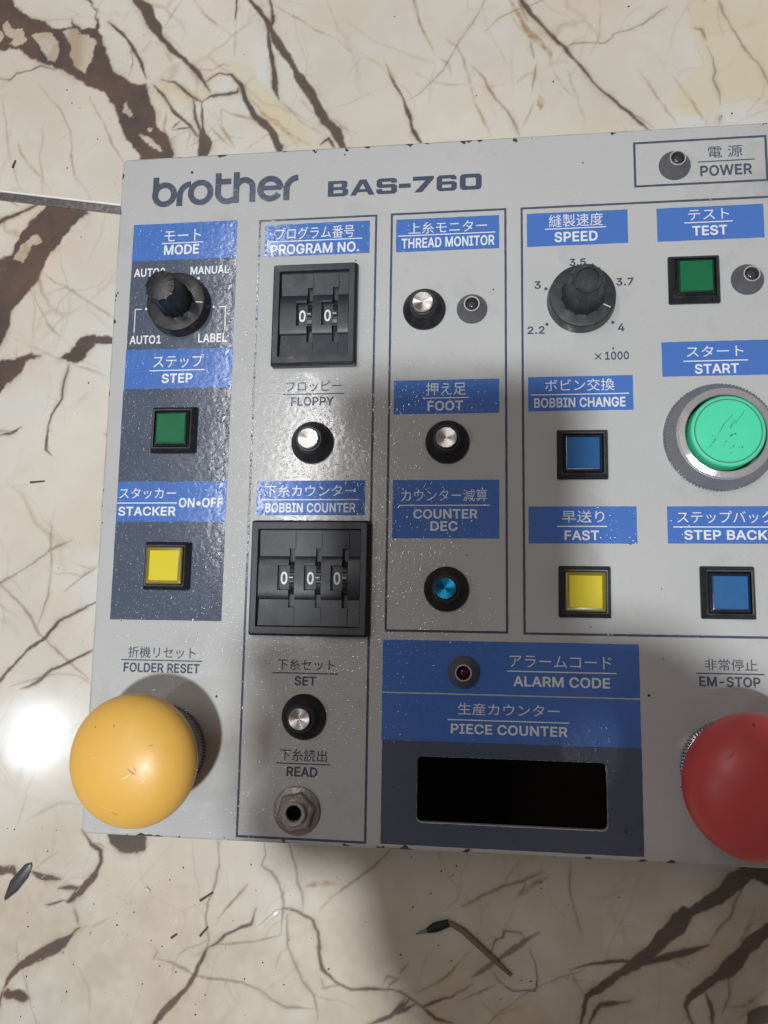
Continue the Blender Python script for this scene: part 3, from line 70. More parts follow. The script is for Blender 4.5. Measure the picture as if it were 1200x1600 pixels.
MATCH = [(-15.32, -108.17),(-13.01, -108.26),(-8.39, -110.6),(1.43, -118.65),(8.42, -124.41)]
MATCH_TIP = [(-25.49, -112.73),(-21.32, -111.16),(-18.55, -109.9),(-13.7, -108.08)]
HUSK = [(-175.45, -95.79),(-175.08, -97.19),(-176.35, -101.29),(-180.43, -106.7),(-184.92, -110.25),(-185.53, -109.34),(-183.4, -102.84),(-178.04, -96.63)]
SHARD = [(-84.43, -113.85),(-77.57, -107.59),(-75.86, -107.49),(-76.54, -109.11),(-82.69, -114.64)]
CHIP = [(-129.19, -102.49),(-127.93, -102.19),(-126.58, -103.51),(-127.04, -104.45),(-128.35, -103.83)]
CHIP2 = [(-156.75, 245.04),(-154.98, 245.21),(-154.19, 241.77),(-155.19, 238.78),(-156.83, 241.36)]
STICKS = [[(-107.02, -106.09),(-102.18, -102.85)], [(-106.43, -118.56),(-103.61, -115.22)], [(-207.07, 194.51),(-205.84, 198.06)], [(-117.61, -119.93),(-115.43, -118.43)], [(-187.66, 53.91),(-181.48, 54.41)]]
SPECKS = [(-172.37, -82.83),(-166.3, -83.51),(-169.24, -91.47),(-186.57, -83.81),(-183.68, -84.0),(-175.94, -114.28),(-149.12, -109.63),(-132.89, -111.78),(-139.4, -116.76),(-125.57, -121.41),(-121.11, -123.25),(-115.31, -131.9),(-139.67, -112.48),(-155.86, -131.84),(-174.48, -137.34),(-157.91, -141.69),(-170.52, -148.01),(-175.77, -151.71),(-160.28, -127.85),(-175.18, -119.52),(-119.35, -99.34),(-114.19, -94.75),(-128.05, -136.94),(-107.18, -142.63),(-107.01, -146.16),(-121.73, -130.22),(-10.92, -88.81),(-12.15, -92.13),(-20.18, -98.77),(-12.63, -121.36),(-17.27, -116.45),(-31.15, -120.52),(12.15, -126.3),(15.43, -126.36),(4.94, -133.02),(19.31, -94.84),(28.84, -99.81),(-27.5, -86.37),(-16.5, -90.87),(-209.48, 210.14),(-177.55, 221.37),(-181.45, 223.78),(-168.34, 205.86),(-163.4, 214.95),(-181.52, 193.17),(-158.91, 184.47),(-149.86, 253.91),(-185.34, 215.28),(-44.09, -110.1),(-94.07, -112.39),(-63.96, -116.96),(-96.61, -122.34),(-82.14, -126.44),(-85.63, -101.37),(-87.83, -92.24),(-114.37, -94.64),(-73.92, -133.52),(-88.84, -132.54),(-30.88, -120.5),(-55.16, -94.97)]
GLYPHS = {'A': (479,[[(15,-20),(82,-21),(92,-18),(99,-14),(105,-4),(148,120),(150,121),(330,121),(376,-6),(382,-15),(388,-18),(398,-21),(460,-21),(474,-16),(481,-8),(482,0),(477,20),(303,494),(293,518),(282,527),(272,529),(204,529),(190,525),(182,514),(-2,8),(-4,0),(0,-12),(4,-16)],[(184,220),(184,222),(207,286),(212,306),(238,383),(241,380),(270,290),(291,234),(295,220)]]),'B': (456,[[(59,-20),(254,-21),(260,-19),(284,-19),(290,-17),(300,-17),(332,-8),(352,0),(374,12),(392,25),(403,36),(417,56),(427,76),(437,116),(437,156),(435,170),(427,198),(419,214),(407,232),(388,251),(366,266),(366,268),(388,288),(401,304),(411,324),(417,356),(417,392),(411,422),(397,454),(378,477),(364,491),(348,503),(318,517),(284,525),(260,527),(254,529),(62,529),(52,527),(44,520),(39,506),(39,2),(42,-8),(45,-14),(52,-18)],[(146,78),(146,211),(254,211),(282,207),(296,201),(312,189),(325,174),(331,162),(335,148),(335,128),(333,118),(325,104),(313,92),(302,86),(270,77)],[(146,306),(146,431),(256,431),(268,429),(278,427),(290,421),(300,413),(309,402),(315,382),(315,356),(311,344),(302,332),(293,322),(280,314),(266,308),(252,305)]]),'C': (510,[[(261,-27),(270,-28),(276,-26),(296,-26),(308,-24),(360,-9),(398,11),(429,33),(446,53),(467,83),(477,103),(493,157),(491,167),(487,173),(480,178),(472,180),(410,180),(400,178),(392,171),(383,143),(373,125),(352,102),(340,93),(316,81),(304,77),(278,72),(242,74),(230,77),(214,83),(194,93),(178,104),(154,133),(142,155),(134,175),(127,201),(125,231),(123,237),(123,271),(125,277),(127,305),(138,343),(152,371),(163,387),(182,406),(202,420),(212,426),(244,434),(272,436),(278,434),(292,434),(304,432),(334,420),(350,408),(365,393),(383,365),(392,337),(400,331),(410,328),(470,328),(484,333),(491,341),(492,349),(491,359),(487,375),(473,413),(465,429),(450,450),(422,480),(392,502),(360,518),(312,532),(298,534),(282,534),(276,536),(234,534),(196,526),(168,516),(138,500),(116,483),(83,451),(70,433),(54,405),(38,367),(27,327),(21,291),(21,263),(19,257),(21,245),(21,215),(28,179),(38,141),(56,99),(87,51),(104,34),(126,17),(168,-7),(206,-20),(236,-26)]]),'D': (502,[[(59,-20),(222,-21),(228,-19),(254,-19),(278,-15),(320,-4),(332,0),(364,16),(389,32),(419,62),(441,92),(453,114),(465,142),(477,194),(479,220),(481,226),(481,284),(479,290),(479,302),(475,328),(463,372),(435,428),(419,448),(400,467),(366,493),(324,513),(286,523),(262,527),(240,527),(234,529),(62,529),(52,527),(44,520),(39,506),(39,2),(42,-8),(45,-14),(52,-18)],[(146,78),(146,430),(240,431),(246,429),(270,427),(294,419),(319,404),(338,387),(353,368),(363,348),(371,326),(377,294),(377,278),(379,272),(379,238),(377,232),(375,202),(371,182),(363,160),(344,130),(324,109),(304,96),(288,88),(268,82),(242,77)]]),'E': (418,[[(59,-20),(372,-21),(382,-18),(391,-12),(395,2),(395,54),(391,68),(382,75),(372,77),(148,77),(145,80),(146,209),(352,209),(362,212),(368,215),(373,222),(375,232),(375,282),(371,296),(362,303),(352,305),(146,306),(146,430),(368,431),(378,434),(387,440),(391,454),(391,506),(389,516),(382,525),(368,529),(62,529),(52,527),(44,520),(39,506),(39,2),(42,-8),(45,-14),(52,-18)]]),'F': (410,[[(59,-20),(122,-21),(136,-16),(143,-8),(145,2),(146,201),(342,201),(352,204),(358,207),(363,214),(365,224),(365,274),(361,288),(352,295),(342,297),(146,298),(146,430),(366,431),(376,434),(385,440),(389,454),(389,506),(387,516),(380,525),(366,529),(62,529),(52,527),(44,520),(39,506),(39,2),(42,-8),(45,-14),(52,-18)]]),'G': (520,[[(263,-27),(272,-28),(278,-26),(296,-26),(338,-17),(362,-9),(392,5),(420,24),(449,53),(465,75),(483,111),(491,139),(497,177),(497,253),(493,267),(484,274),(474,276),(286,276),(276,274),(270,270),(266,263),(263,253),(263,201),(268,187),(276,181),(286,178),(392,178),(393,175),(391,163),(385,145),(377,129),(367,115),(350,98),(336,89),(308,77),(296,74),(280,74),(274,72),(242,74),(214,83),(194,93),(163,121),(152,137),(142,155),(134,175),(127,201),(125,231),(123,237),(123,271),(125,277),(127,305),(138,343),(152,371),(165,391),(194,416),(212,426),(242,434),(270,436),(276,434),(292,434),(302,432),(338,416),(357,399),(375,375),(387,351),(392,337),(400,331),(410,328),(470,328),(484,333),(491,341),(493,353),(485,387),(479,403),(467,425),(451,449),(428,474),(398,498),(364,516),(320,530),(298,534),(280,534),(274,536),(232,534),(194,526),(166,516),(136,499),(108,478),(85,455),(72,437),(60,417),(40,373),(25,321),(23,297),(21,291),(21,263),(19,257),(21,245),(21,215),(23,209),(25,187),(36,147),(48,115),(60,91),(68,77),(83,57),(118,23),(140,7),(168,-7),(206,-20),(236,-26)]]),'H': (517,[[(59,-20),(122,-21),(136,-16),(143,-8),(145,2),(145,208),(148,211),(370,211),(371,2),(374,-8),(380,-16),(394,-21),(454,-21),(464,-18),(472,-12),(477,2),(477,506),(475,516),(469,524),(454,529),(394,529),(380,525),(374,516),(371,506),(371,312),(368,309),(146,310),(145,506),(143,516),(136,525),(122,529),(62,529),(52,527),(44,521),(39,506),(39,2),(42,-8),(45,-14),(52,-18)]]),'I': (300,[[(30,-20),(265,-21),(279,-16),(286,-8),(288,2),(288,54),(286,64),(282,70),(275,75),(265,77),(205,77),(202,80),(202,428),(205,431),(265,431),(275,434),(283,440),(288,454),(288,506),(284,520),(275,527),(265,529),(33,529),(19,525),(13,516),(10,506),(10,454),(13,444),(16,438),(23,434),(33,431),(95,431),(98,428),(98,80),(95,77),(33,77),(23,75),(15,68),(10,54),(10,2),(13,-8),(16,-14),(23,-18)]]),'K': (466,[[(59,-20),(122,-21),(132,-18),(141,-12),(145,2),(146,160),(171,186),(175,192),(196,212),(358,-15),(364,-18),(374,-21),(446,-21),(456,-18),(464,-12),(468,0),(465,12),(269,286),(291,312),(462,496),(466,508),(465,516),(459,524),(444,529),(366,529),(352,525),(146,303),(145,506),(143,516),(136,525),(122,529),(62,529),(52,527),(44,521),(39,506),(39,2),(42,-8),(45,-14),(52,-18)]]),'L': (393,[[(59,-20),(358,-21),(368,-18),(374,-15),(379,-8),(381,2),(381,54),(377,68),(368,75),(358,77),(146,78),(145,506),(143,516),(139,522),(132,527),(122,529),(62,529),(52,527),(44,520),(39,506),(39,2),(42,-8),(45,-14),(52,-18)]]),'M': (628,[[(59,-20),(118,-21),(132,-16),(139,-8),(141,2),(142,306),(147,298),(152,282),(266,-4),(274,-16),(288,-21),(338,-21),(352,-16),(359,-10),(482,304),(483,2),(486,-8),(492,-16),(506,-21),(564,-21),(574,-18),(581,-14),(585,-8),(587,2),(587,506),(585,516),(580,523),(574,527),(564,529),(478,529),(468,527),(460,520),(342,216),(328,178),(317,142),(314,141),(285,222),(169,518),(162,525),(148,529),(62,529),(52,527),(45,522),(42,516),(39,506),(39,2),(42,-8),(45,-14),(52,-18)]]),'N': (523,[[(59,-20),(124,-20),(132,-18),(139,-14),(145,0),(144,346),(147,344),(160,320),(192,268),(369,-10),(376,-16),(390,-21),(460,-21),(470,-18),(478,-12),(483,2),(483,506),(481,516),(475,524),(460,529),(402,529),(388,525),(382,516),(379,506),(378,166),(374,170),(369,180),(364,186),(151,522),(144,527),(134,529),(62,529),(52,527),(44,521),(39,506),(39,2),(42,-8),(45,-14),(52,-18)]]),'O': (533,[[(261,-27),(270,-28),(276,-26),(298,-26),(336,-17),(360,-9),(396,9),(411,19),(420,26),(447,53),(461,71),(477,97),(495,137),(507,183),(507,193),(511,213),(511,237),(513,243),(511,295),(509,301),(507,323),(495,371),(485,395),(469,425),(444,458),(422,480),(396,500),(360,518),(328,528),(298,534),(280,534),(274,536),(234,534),(196,526),(168,516),(132,495),(114,482),(87,455),(70,433),(54,405),(38,367),(27,327),(21,291),(21,263),(19,257),(21,245),(21,215),(28,179),(38,141),(56,99),(72,73),(85,55),(118,23),(138,9),(168,-7),(206,-20),(236,-26)],[(260,73),(230,77),(194,93),(166,118),(154,133),(140,159),(134,175),(128,199),(125,231),(123,237),(123,271),(125,277),(125,291),(129,315),(138,343),(152,371),(163,387),(186,409),(212,426),(244,434),(270,436),(276,434),(288,434),(302,432),(320,426),(332,420),(352,406),(369,389),(381,373),(393,351),(401,331),(405,313),(409,287),(409,221),(401,177),(391,153),(374,127),(354,104),(338,93),(314,81),(292,74)]]),'P': (444,[[(59,-20),(122,-21),(136,-16),(143,-8),(145,2),(146,165),(242,165),(248,167),(268,167),(284,170),(320,180),(342,190),(372,211),(388,228),(407,254),(421,290),(425,308),(427,336),(429,342),(427,372),(421,404),(415,422),(405,444),(390,465),(369,486),(344,503),(314,517),(288,523),(264,527),(246,527),(240,529),(62,529),(52,527),(44,520),(39,506),(39,2),(42,-8),(45,-14),(52,-18)],[(146,262),(146,431),(254,431),(266,429),(288,421),(309,402),(317,390),(323,370),(323,324),(319,310),(311,294),(298,281),(276,268),(256,263),(242,263),(236,261)]]),'R': (449,[[(59,-20),(122,-21),(136,-16),(143,-8),(145,2),(145,174),(148,177),(235,176),(328,4),(336,-10),(342,-16),(356,-21),(424,-21),(434,-18),(443,-12),(447,0),(445,10),(342,198),(378,223),(388,234),(405,256),(419,286),(427,320),(427,334),(429,340),(429,364),(427,370),(427,382),(417,424),(407,444),(389,470),(373,486),(352,501),(332,511),(302,521),(284,525),(248,527),(242,529),(62,529),(52,527),(44,520),(39,506),(39,2),(42,-8),(45,-14),(52,-18)],[(146,276),(146,431),(254,431),(270,429),(288,423),(305,410),(321,386),(325,358),(325,344),(321,318),(312,304),(300,291),(282,282),(252,275)]]),'S': (446,[[(213,-29),(232,-30),(238,-28),(258,-28),(306,-17),(322,-11),(360,9),(370,16),(391,37),(407,59),(421,89),(427,117),(427,157),(425,173),(419,193),(409,213),(398,228),(380,246),(368,256),(348,268),(320,282),(278,296),(212,313),(174,327),(150,342),(142,351),(136,363),(136,387),(142,401),(147,409),(158,419),(174,430),(206,438),(240,438),(276,430),(295,417),(304,408),(315,391),(318,375),(322,367),(330,361),(340,358),(398,358),(408,361),(417,367),(421,381),(419,387),(419,397),(413,421),(407,437),(397,455),(376,480),(346,504),(314,520),(278,530),(254,534),(238,534),(232,536),(186,532),(144,522),(106,504),(78,482),(69,473),(56,455),(40,421),(33,395),(33,381),(31,375),(33,365),(33,349),(42,319),(50,303),(69,277),(94,257),(114,245),(146,231),(182,219),(252,200),(286,188),(310,172),(319,163),(325,149),(325,129),(317,109),(302,92),(280,79),(260,72),(222,68),(180,75),(160,83),(146,93),(138,101),(128,119),(121,147),(112,154),(102,156),(40,156),(30,154),(24,150),(20,143),(18,135),(22,111),(28,87),(34,73),(50,45),(70,22),(96,3),(124,-11),(140,-17),(178,-26)]]),'T': (448,[[(193,-20),(254,-21),(264,-18),(273,-12),(277,2),(278,430),(414,431),(428,436),(435,444),(437,454),(437,506),(433,520),(424,527),(414,529),(34,529),(20,525),(14,516),(11,506),(11,454),(14,444),(20,436),(34,431),(173,430),(173,2),(176,-8),(179,-14),(186,-18)]]),'U': (517,[[(247,-28),(266,-29),(272,-27),(292,-27),(316,-22),(350,-12),(380,2),(408,21),(435,48),(447,64),(461,92),(473,130),(477,158),(477,506),(473,520),(464,527),(454,529),(396,529),(382,525),(376,516),(373,506),(373,168),(369,144),(363,128),(353,112),(334,94),(322,86),(304,78),(284,73),(270,73),(264,71),(220,76),(192,88),(169,106),(156,126),(150,138),(145,156),(145,170),(143,176),(143,506),(139,520),(130,527),(120,529),(62,529),(48,525),(42,516),(39,506),(39,172),(41,166),(41,148),(43,136),(54,98),(70,66),(82,48),(106,23),(130,6),(152,-6),(186,-18),(226,-27)]]),'V': (479,[[(203,-20),(274,-21),(289,-16),(295,-10),(299,-2),(481,500),(482,508),(481,516),(477,522),(470,527),(460,529),(398,529),(384,525),(378,518),(264,192),(243,124),(240,123),(217,196),(101,518),(94,525),(80,529),(18,529),(4,525),(-2,516),(-4,508),(-2,500),(182,2),(189,-14),(196,-18)]]),'W': (686,[[(155,-20),(226,-21),(240,-16),(247,-10),(342,336),(353,306),(434,2),(440,-12),(448,-18),(458,-21),(526,-21),(536,-18),(545,-12),(549,-6),(557,22),(683,480),(689,506),(687,516),(682,523),(676,527),(666,529),(606,529),(596,527),(588,520),(582,506),(492,156),(403,500),(399,514),(391,524),(376,529),(308,529),(298,527),(290,520),(286,510),(194,160),(192,162),(184,190),(179,214),(107,492),(99,518),(92,525),(78,529),(18,529),(8,527),(1,522),(-2,516),(-4,508),(-2,500),(134,2),(141,-14),(148,-18)]]),'Y': (472,[[(203,-20),(264,-21),(278,-16),(285,-8),(287,2),(288,202),(471,496),(474,508),(473,516),(469,522),(462,527),(452,529),(384,529),(374,527),(368,523),(362,516),(236,309),(119,502),(104,523),(98,527),(88,529),(20,529),(6,525),(0,516),(-2,506),(4,490),(183,202),(183,2),(186,-8),(189,-14),(196,-18)]]),'0': (453,[[(221,-27),(228,-28),(234,-26),(254,-25),(286,-17),(310,-7),(338,10),(365,37),(374,49),(393,81),(409,127),(421,183),(423,223),(425,229),(425,279),(423,285),(423,305),(415,357),(403,401),(375,457),(361,475),(344,492),(314,514),(288,526),(254,534),(238,534),(232,536),(200,534),(180,530),(160,524),(138,514),(118,500),(87,469),(78,458),(58,419),(44,379),(31,321),(31,309),(29,303),(29,269),(27,263),(27,245),(29,239),(29,205),(40,143),(58,87),(78,51),(91,33),(112,12),(132,-1),(166,-17),(200,-26)],[(210,71),(202,73),(186,81),(174,90),(156,115),(150,127),(138,163),(131,203),(131,217),(129,223),(129,285),(131,291),(131,303),(138,345),(146,371),(156,393),(169,413),(188,430),(208,438),(230,440),(256,434),(273,423),(288,408),(305,379),(315,347),(321,307),(321,295),(323,289),(323,219),(321,213),(319,185),(313,153),(305,129),(288,101),(265,79),(250,73),(242,70)]]),'1': (453,[[(75,-20),(388,-21),(402,-16),(409,-8),(411,2),(411,52),(409,62),(403,70),(388,75),(298,75),(295,78),(295,506),(291,520),(282,527),(272,529),(200,529),(190,527),(174,516),(76,444),(68,434),(65,424),(65,360),(70,346),(78,340),(86,338),(98,342),(186,407),(190,408),(191,404),(191,78),(188,75),(78,75),(68,73),(62,69),(58,62),(55,52),(55,2),(58,-8),(61,-14),(68,-18)]]),'2': (453,[[(63,-20),(386,-21),(400,-16),(407,-8),(409,2),(409,54),(405,68),(396,75),(386,77),(199,78),(229,112),(303,188),(348,242),(375,280),(391,314),(397,338),(401,364),(401,382),(399,388),(399,396),(389,434),(379,454),(366,473),(350,489),(334,503),(306,519),(268,531),(240,535),(210,535),(204,533),(194,533),(172,529),(154,523),(128,511),(110,499),(80,469),(70,454),(60,434),(49,398),(45,364),(48,354),(51,348),(58,344),(68,341),(124,341),(138,346),(145,354),(150,388),(160,411),(176,427),(196,437),(208,439),(238,439),(250,437),(268,429),(282,419),(290,409),(297,396),(299,386),(299,352),(295,338),(283,316),(264,292),(243,266),(207,230),(203,224),(149,168),(145,162),(48,58),(43,44),(43,2),(46,-8),(49,-14),(56,-18)]]),'3': (453,[[(209,-27),(224,-28),(230,-26),(248,-26),(262,-23),(304,-11),(336,5),(354,18),(376,41),(393,65),(405,93),(413,133),(413,157),(405,195),(399,213),(389,231),(372,254),(353,271),(338,282),(312,296),(288,304),(268,307),(266,309),(273,319),(387,447),(391,461),(391,505),(387,519),(378,526),(368,528),(72,528),(58,524),(52,515),(49,505),(49,455),(54,441),(62,435),(72,432),(246,431),(142,311),(137,297),(137,251),(142,237),(150,231),(160,228),(212,228),(218,226),(242,224),(258,220),(278,208),(301,183),(307,165),(307,157),(309,151),(307,125),(303,111),(294,99),(278,85),(256,75),(234,70),(198,70),(172,77),(148,92),(138,105),(132,117),(125,143),(116,150),(106,152),(46,152),(36,150),(30,146),(26,139),(24,131),(25,113),(30,95),(34,83),(50,51),(55,43),(80,18),(102,3),(136,-13),(174,-24)]]),'4': (453,[[(281,-20),(340,-21),(350,-18),(357,-14),(361,-8),(363,2),(364,84),(410,85),(420,88),(427,92),(431,98),(433,108),(433,160),(429,174),(420,181),(410,183),(364,184),(363,314),(361,324),(357,330),(350,335),(340,337),(284,337),(274,335),(266,328),(261,314),(260,184),(144,184),(152,200),(329,500),(330,508),(329,516),(325,522),(318,527),(308,529),(250,529),(236,525),(228,516),(24,170),(19,156),(19,108),(22,98),(25,92),(32,88),(42,85),(260,85),(261,2),(264,-8),(267,-14),(274,-18)]]),'5': (453,[[(213,-27),(222,-28),(228,-26),(244,-26),(256,-24),(276,-19),(304,-9),(324,1),(337,9),(365,35),(385,63),(397,87),(401,99),(411,149),(409,193),(397,239),(381,271),(361,297),(348,310),(320,330),(300,340),(288,344),(238,354),(224,354),(218,352),(196,350),(160,340),(159,353),(161,359),(161,371),(163,377),(168,427),(172,432),(362,432),(372,435),(381,441),(385,455),(385,505),(381,519),(372,526),(362,528),(98,528),(84,524),(78,515),(73,491),(69,443),(65,421),(65,409),(63,403),(57,337),(55,331),(51,285),(49,279),(49,267),(47,261),(48,253),(52,241),(60,235),(70,232),(126,226),(144,233),(156,242),(168,248),(186,254),(200,256),(232,256),(252,252),(276,236),(293,217),(303,197),(307,179),(307,145),(301,121),(290,103),(276,88),(262,79),(248,73),(236,70),(202,70),(188,75),(176,81),(154,101),(144,119),(139,139),(128,148),(118,150),(62,150),(48,146),(42,137),(40,129),(41,113),(48,85),(52,75),(66,49),(77,33),(88,22),(114,3),(150,-15),(194,-26)]]),'7': (453,[[(97,-20),(162,-21),(172,-18),(181,-12),(409,440),(411,450),(411,506),(409,516),(402,525),(388,529),(64,529),(54,527),(46,520),(41,506),(41,454),(46,440),(54,434),(64,431),(288,431),(291,430),(291,428),(80,10),(78,0),(82,-12),(86,-16)]]),'.': (187,[[(85,-24),(104,-24),(118,-20),(135,-12),(149,2),(157,18),(161,38),(157,64),(151,76),(143,86),(132,95),(116,103),(98,107),(74,103),(56,93),(40,76),(34,64),(29,48),(29,34),(32,24),(44,0),(60,-14),(72,-20)]]),'-': (453,[[(113,168),(334,167),(344,170),(353,176),(357,190),(357,240),(355,250),(348,259),(334,263),(116,263),(106,261),(98,254),(93,240),(93,190),(96,180),(99,174),(106,170)]]),'•': (388,[[(178,73),(207,72),(227,77),(245,83),(261,91),(275,100),(294,119),(304,133),(318,163),(324,195),(322,221),(316,245),(304,271),(288,291),(273,304),(243,322),(209,330),(179,330),(145,322),(115,304),(92,281),(83,267),(71,239),(64,203),(66,183),(75,153),(85,133),(96,117),(113,100),(127,91),(143,83),(161,77)]]),'×': (453,[[(104,20),(115,22),(121,25),(227,130),(333,25),(339,22),(349,20),(361,24),(401,64),(406,76),(401,91),(295,198),(400,304),(404,310),(406,320),(402,332),(362,374),(349,379),(335,374),(227,268),(223,269),(210,284),(121,373),(115,377),(105,379),(93,375),(55,337),(49,320),(53,306),(158,200),(156,196),(70,110),(51,86),(49,76),(53,64),(91,25),(97,22)]]),' ': (187,[])}
# ------------------------------------------------------------------ mesh helpers (all lengths in mm)
def mesh_from(name, V, F, mat, smooth=None):
    me = bpy.data.meshes.new(name)
    me.from_pydata([(v[0]*MM, v[1]*MM, v[2]*MM) for v in V], [], F)
    bm = bmesh.new(); bm.from_mesh(me)
    bmesh.ops.recalc_face_normals(bm, faces=bm.faces); bm.to_mesh(me); bm.free()
    if mat: me.materials.append(mat)
    if smooth is not None:
        me.shade_smooth(); me.set_sharp_from_angle(angle=math.radians(smooth))
    return me
def put(name, me, loc=(0, 0, 0), parent=None, rz=0.0, label=None):
    o = bpy.data.objects.new(name, me); COL.objects.link(o)
    o.location = [c*MM for c in loc]; o.rotation_euler = (0, 0, rz)
    if parent: o.parent = parent
    if label: o['label'] = label
    return o
def tag(o, label, cat, group=None):
    o['label'] = label; o['category'] = cat
    if group: o['group'] = group
def loft(loops, cap0=False, cap1=True, V=None, F=None):
    V = [] if V is None else V; F = [] if F is None else F
    n = len(loops[0]); b = len(V)
    for L in loops: V.extend(L)
    for i in range(len(loops)-1):
        for j in range(n):
            k = (j+1) % n
            F.append((b+i*n+j, b+i*n+k, b+(i+1)*n+k, b+(i+1)*n+j))
    if cap0: F.append(tuple(b+j for j in range(n))[::-1])
    if cap1: F.append(tuple(b+(len(loops)-1)*n+j for j in range(n)))
    return V, F
def ring(r, z, n=64, fn=None):
    return [((r*(fn(2*math.pi*i/n) if fn else 1))*math.cos(2*math.pi*i/n), (r*(fn(2*math.pi*i/n) if fn else 1))*math.sin(2*math.pi*i/n), z) for i in range(n)]
def lathe(prof, n=64, cap0=False, cap1=True): return loft([ring(r, z, n) for r, z in prof], cap0, cap1)
def rrect(hx, hy, r, z=0, cx=0, cy=0, k=5):
    r = min(r, hx, hy); P = []
    for (sx, sy, a0) in ((1, 1, 0), (-1, 1, 90), (-1, -1, 180), (1, -1, 270)):
        for i in range(k):
            a = math.radians(a0 + 90*i/(k-1))
            P.append((cx+sx*(hx-r)+r*math.cos(a), cy+sy*(hy-r)+r*math.sin(a), z))
    return P
def poly2d(name, loops, z, mat):
    cu = bpy.data.curves.new('t', 'CURVE'); cu.dimensions = '2D'; cu.fill_mode = 'FRONT'
    for L in loops:
        s = cu.splines.new('POLY'); s.points.add(len(L)-1); s.use_cyclic_u = True
        for i, p in enumerate(L): s.points[i].co = (p[0]*MM, p[1]*MM, 0, 1)
    o = bpy.data.objects.new('t', cu); COL.objects.link(o)
    bpy.context.view_layer.update()
    me = bpy.data.meshes.new_from_object(o.evaluated_get(bpy.context.evaluated_depsgraph_get()))
    bpy.data.objects.remove(o); bpy.data.curves.remove(cu)
    for v in me.vertices: v.co.z = z*MM
    flip_up(me); me.name = name; me.materials.clear()
    if mat: me.materials.append(mat)
    return me
def flip_up(me):
    bm = bmesh.new(); bm.from_mesh(me)
    for f in bm.faces:
        f.normal_update()
        if f.normal.z < 0: f.normal_flip()
    bm.to_mesh(me); bm.free()
def text_vf(s, bold=0.0):
    cu = bpy.data.curves.new('t', 'FONT'); cu.body = s; cu.offset = bold; cu.resolution_u = 4
    o = bpy.data.objects.new('t', cu); COL.objects.link(o)
    bpy.context.view_layer.update()
    me = bpy.data.meshes.new_from_object(o.evaluated_get(bpy.context.evaluated_depsgraph_get()))
    bpy.data.objects.remove(o); bpy.data.curves.remove(cu)
    V = np.array([v.co[:] for v in me.vertices]); F = [tuple(p.vertices) for p in me.polygons]
    bpy.data.meshes.remove(me)
    return V, F
GCACHE = {}
def glyph(ch, bold):
    if ch not in GCACHE:
        adv, L = GLYPHS[ch]; V, F = [], []
        if L:
            me = poly2d('t', L, 0, None)
            V = [(v.co.x/MM, v.co.y/MM, 0) for v in me.vertices]; F = [tuple(p.vertices) for p in me.polygons]
            bpy.data.meshes.remove(me)
        GCACHE[ch] = (adv, V, F)
    return GCACHE[ch]
def latin_vf(s, bold):
    V, F, x = [], [], 0
    for ch in s:
        adv, v, f = glyph(ch, bold); b = len(V)
        V += [(p[0]+x, p[1], p[2]) for p in v]; F += [tuple(b+q for q in t) for t in f]; x += adv+16
    return np.array(V), F
def fit_text(s, cx, cy, w, h, z, bold, V, F):
    tv, tf = text_vf(s, bold) if is_jp(s) else latin_vf(s, bold); b = len(V)
    lo, hi = tv.min(0), tv.max(0)
    for v in tv:
        V.append(((v[0]-lo[0])/(hi[0]-lo[0])*w + cx-w/2, (v[1]-lo[1])/(hi[1]-lo[1])*h + cy-h/2, z+v[2]))
    F.extend(tuple(b+i for i in f) for f in tf)
def stroke(pts, w, z, V, F):
    n = len(pts); b = len(V)
    for i, p in enumerate(pts):
        d0 = None if i == 0 else (p[0]-pts[i-1][0], p[1]-pts[i-1][1])
        d1 = None if i == n-1 else (pts[i+1][0]-p[0], pts[i+1][1]-p[1])
        d0 = d0 or d1; d1 = d1 or d0
        a = Vector(d0).normalized(); c = Vector(d1).normalized(); m = (a+c)
        m = m.normalized() if m.length > 1e-6 else a
        k = 1/max(.5, m.dot(a)); ww = w[i] if isinstance(w, (list, tuple)) else w
        V.append((p[0]-m.y*ww/2*k, p[1]+m.x*ww/2*k, z)); V.append((p[0]+m.y*ww/2*k, p[1]-m.x*ww/2*k, z))
    for i in range(n-1): F.append((b+2*i+1, b+2*i+3, b+2*i+2, b+2*i))

is_jp = lambda s: any(ord(ch) > 0x2fff for ch in s)

# ------------------------------------------------------------------ materials
def newmat(name):
    m = bpy.data.materials.new(name); m.use_nodes = True
    return m, m.node_tree, m.node_tree.nodes['Principled BSDF']
def N(nt, t, **kw):
    n = nt.nodes.new(t)
    for k, v in kw.items(): setattr(n, k, v)
    return n
def noise(nt, scale, detail=3.0, rough=.55, co=None):
    n = N(nt, 'ShaderNodeTexNoise'); n.inputs['Scale'].default_value = scale; n.inputs['Detail'].default_value = detail; n.inputs['Roughness'].default_value = rough
    if co is None: co = coords(nt)
    nt.links.new(co, n.inputs['Vector']); return n.outputs['Fac']
def coords(nt):
    for n in nt.nodes:
        if n.type == 'TEX_COORD': return n.outputs['Object']
    return N(nt, 'ShaderNodeTexCoord').outputs['Object']
def ramp(nt, fac, stops):
    r = N(nt, 'ShaderNodeValToRGB'); e = r.color_ramp.elements
    while len(e) < len(stops): e.new(0.5)
    for i, (p, c) in enumerate(stops):
        e[i].position = p; e[i].color = (c, c, c, 1) if isinstance(c, (int, float)) else (*c, 1)
    nt.links.new(fac, r.inputs['Fac']); return r.outputs['Color']
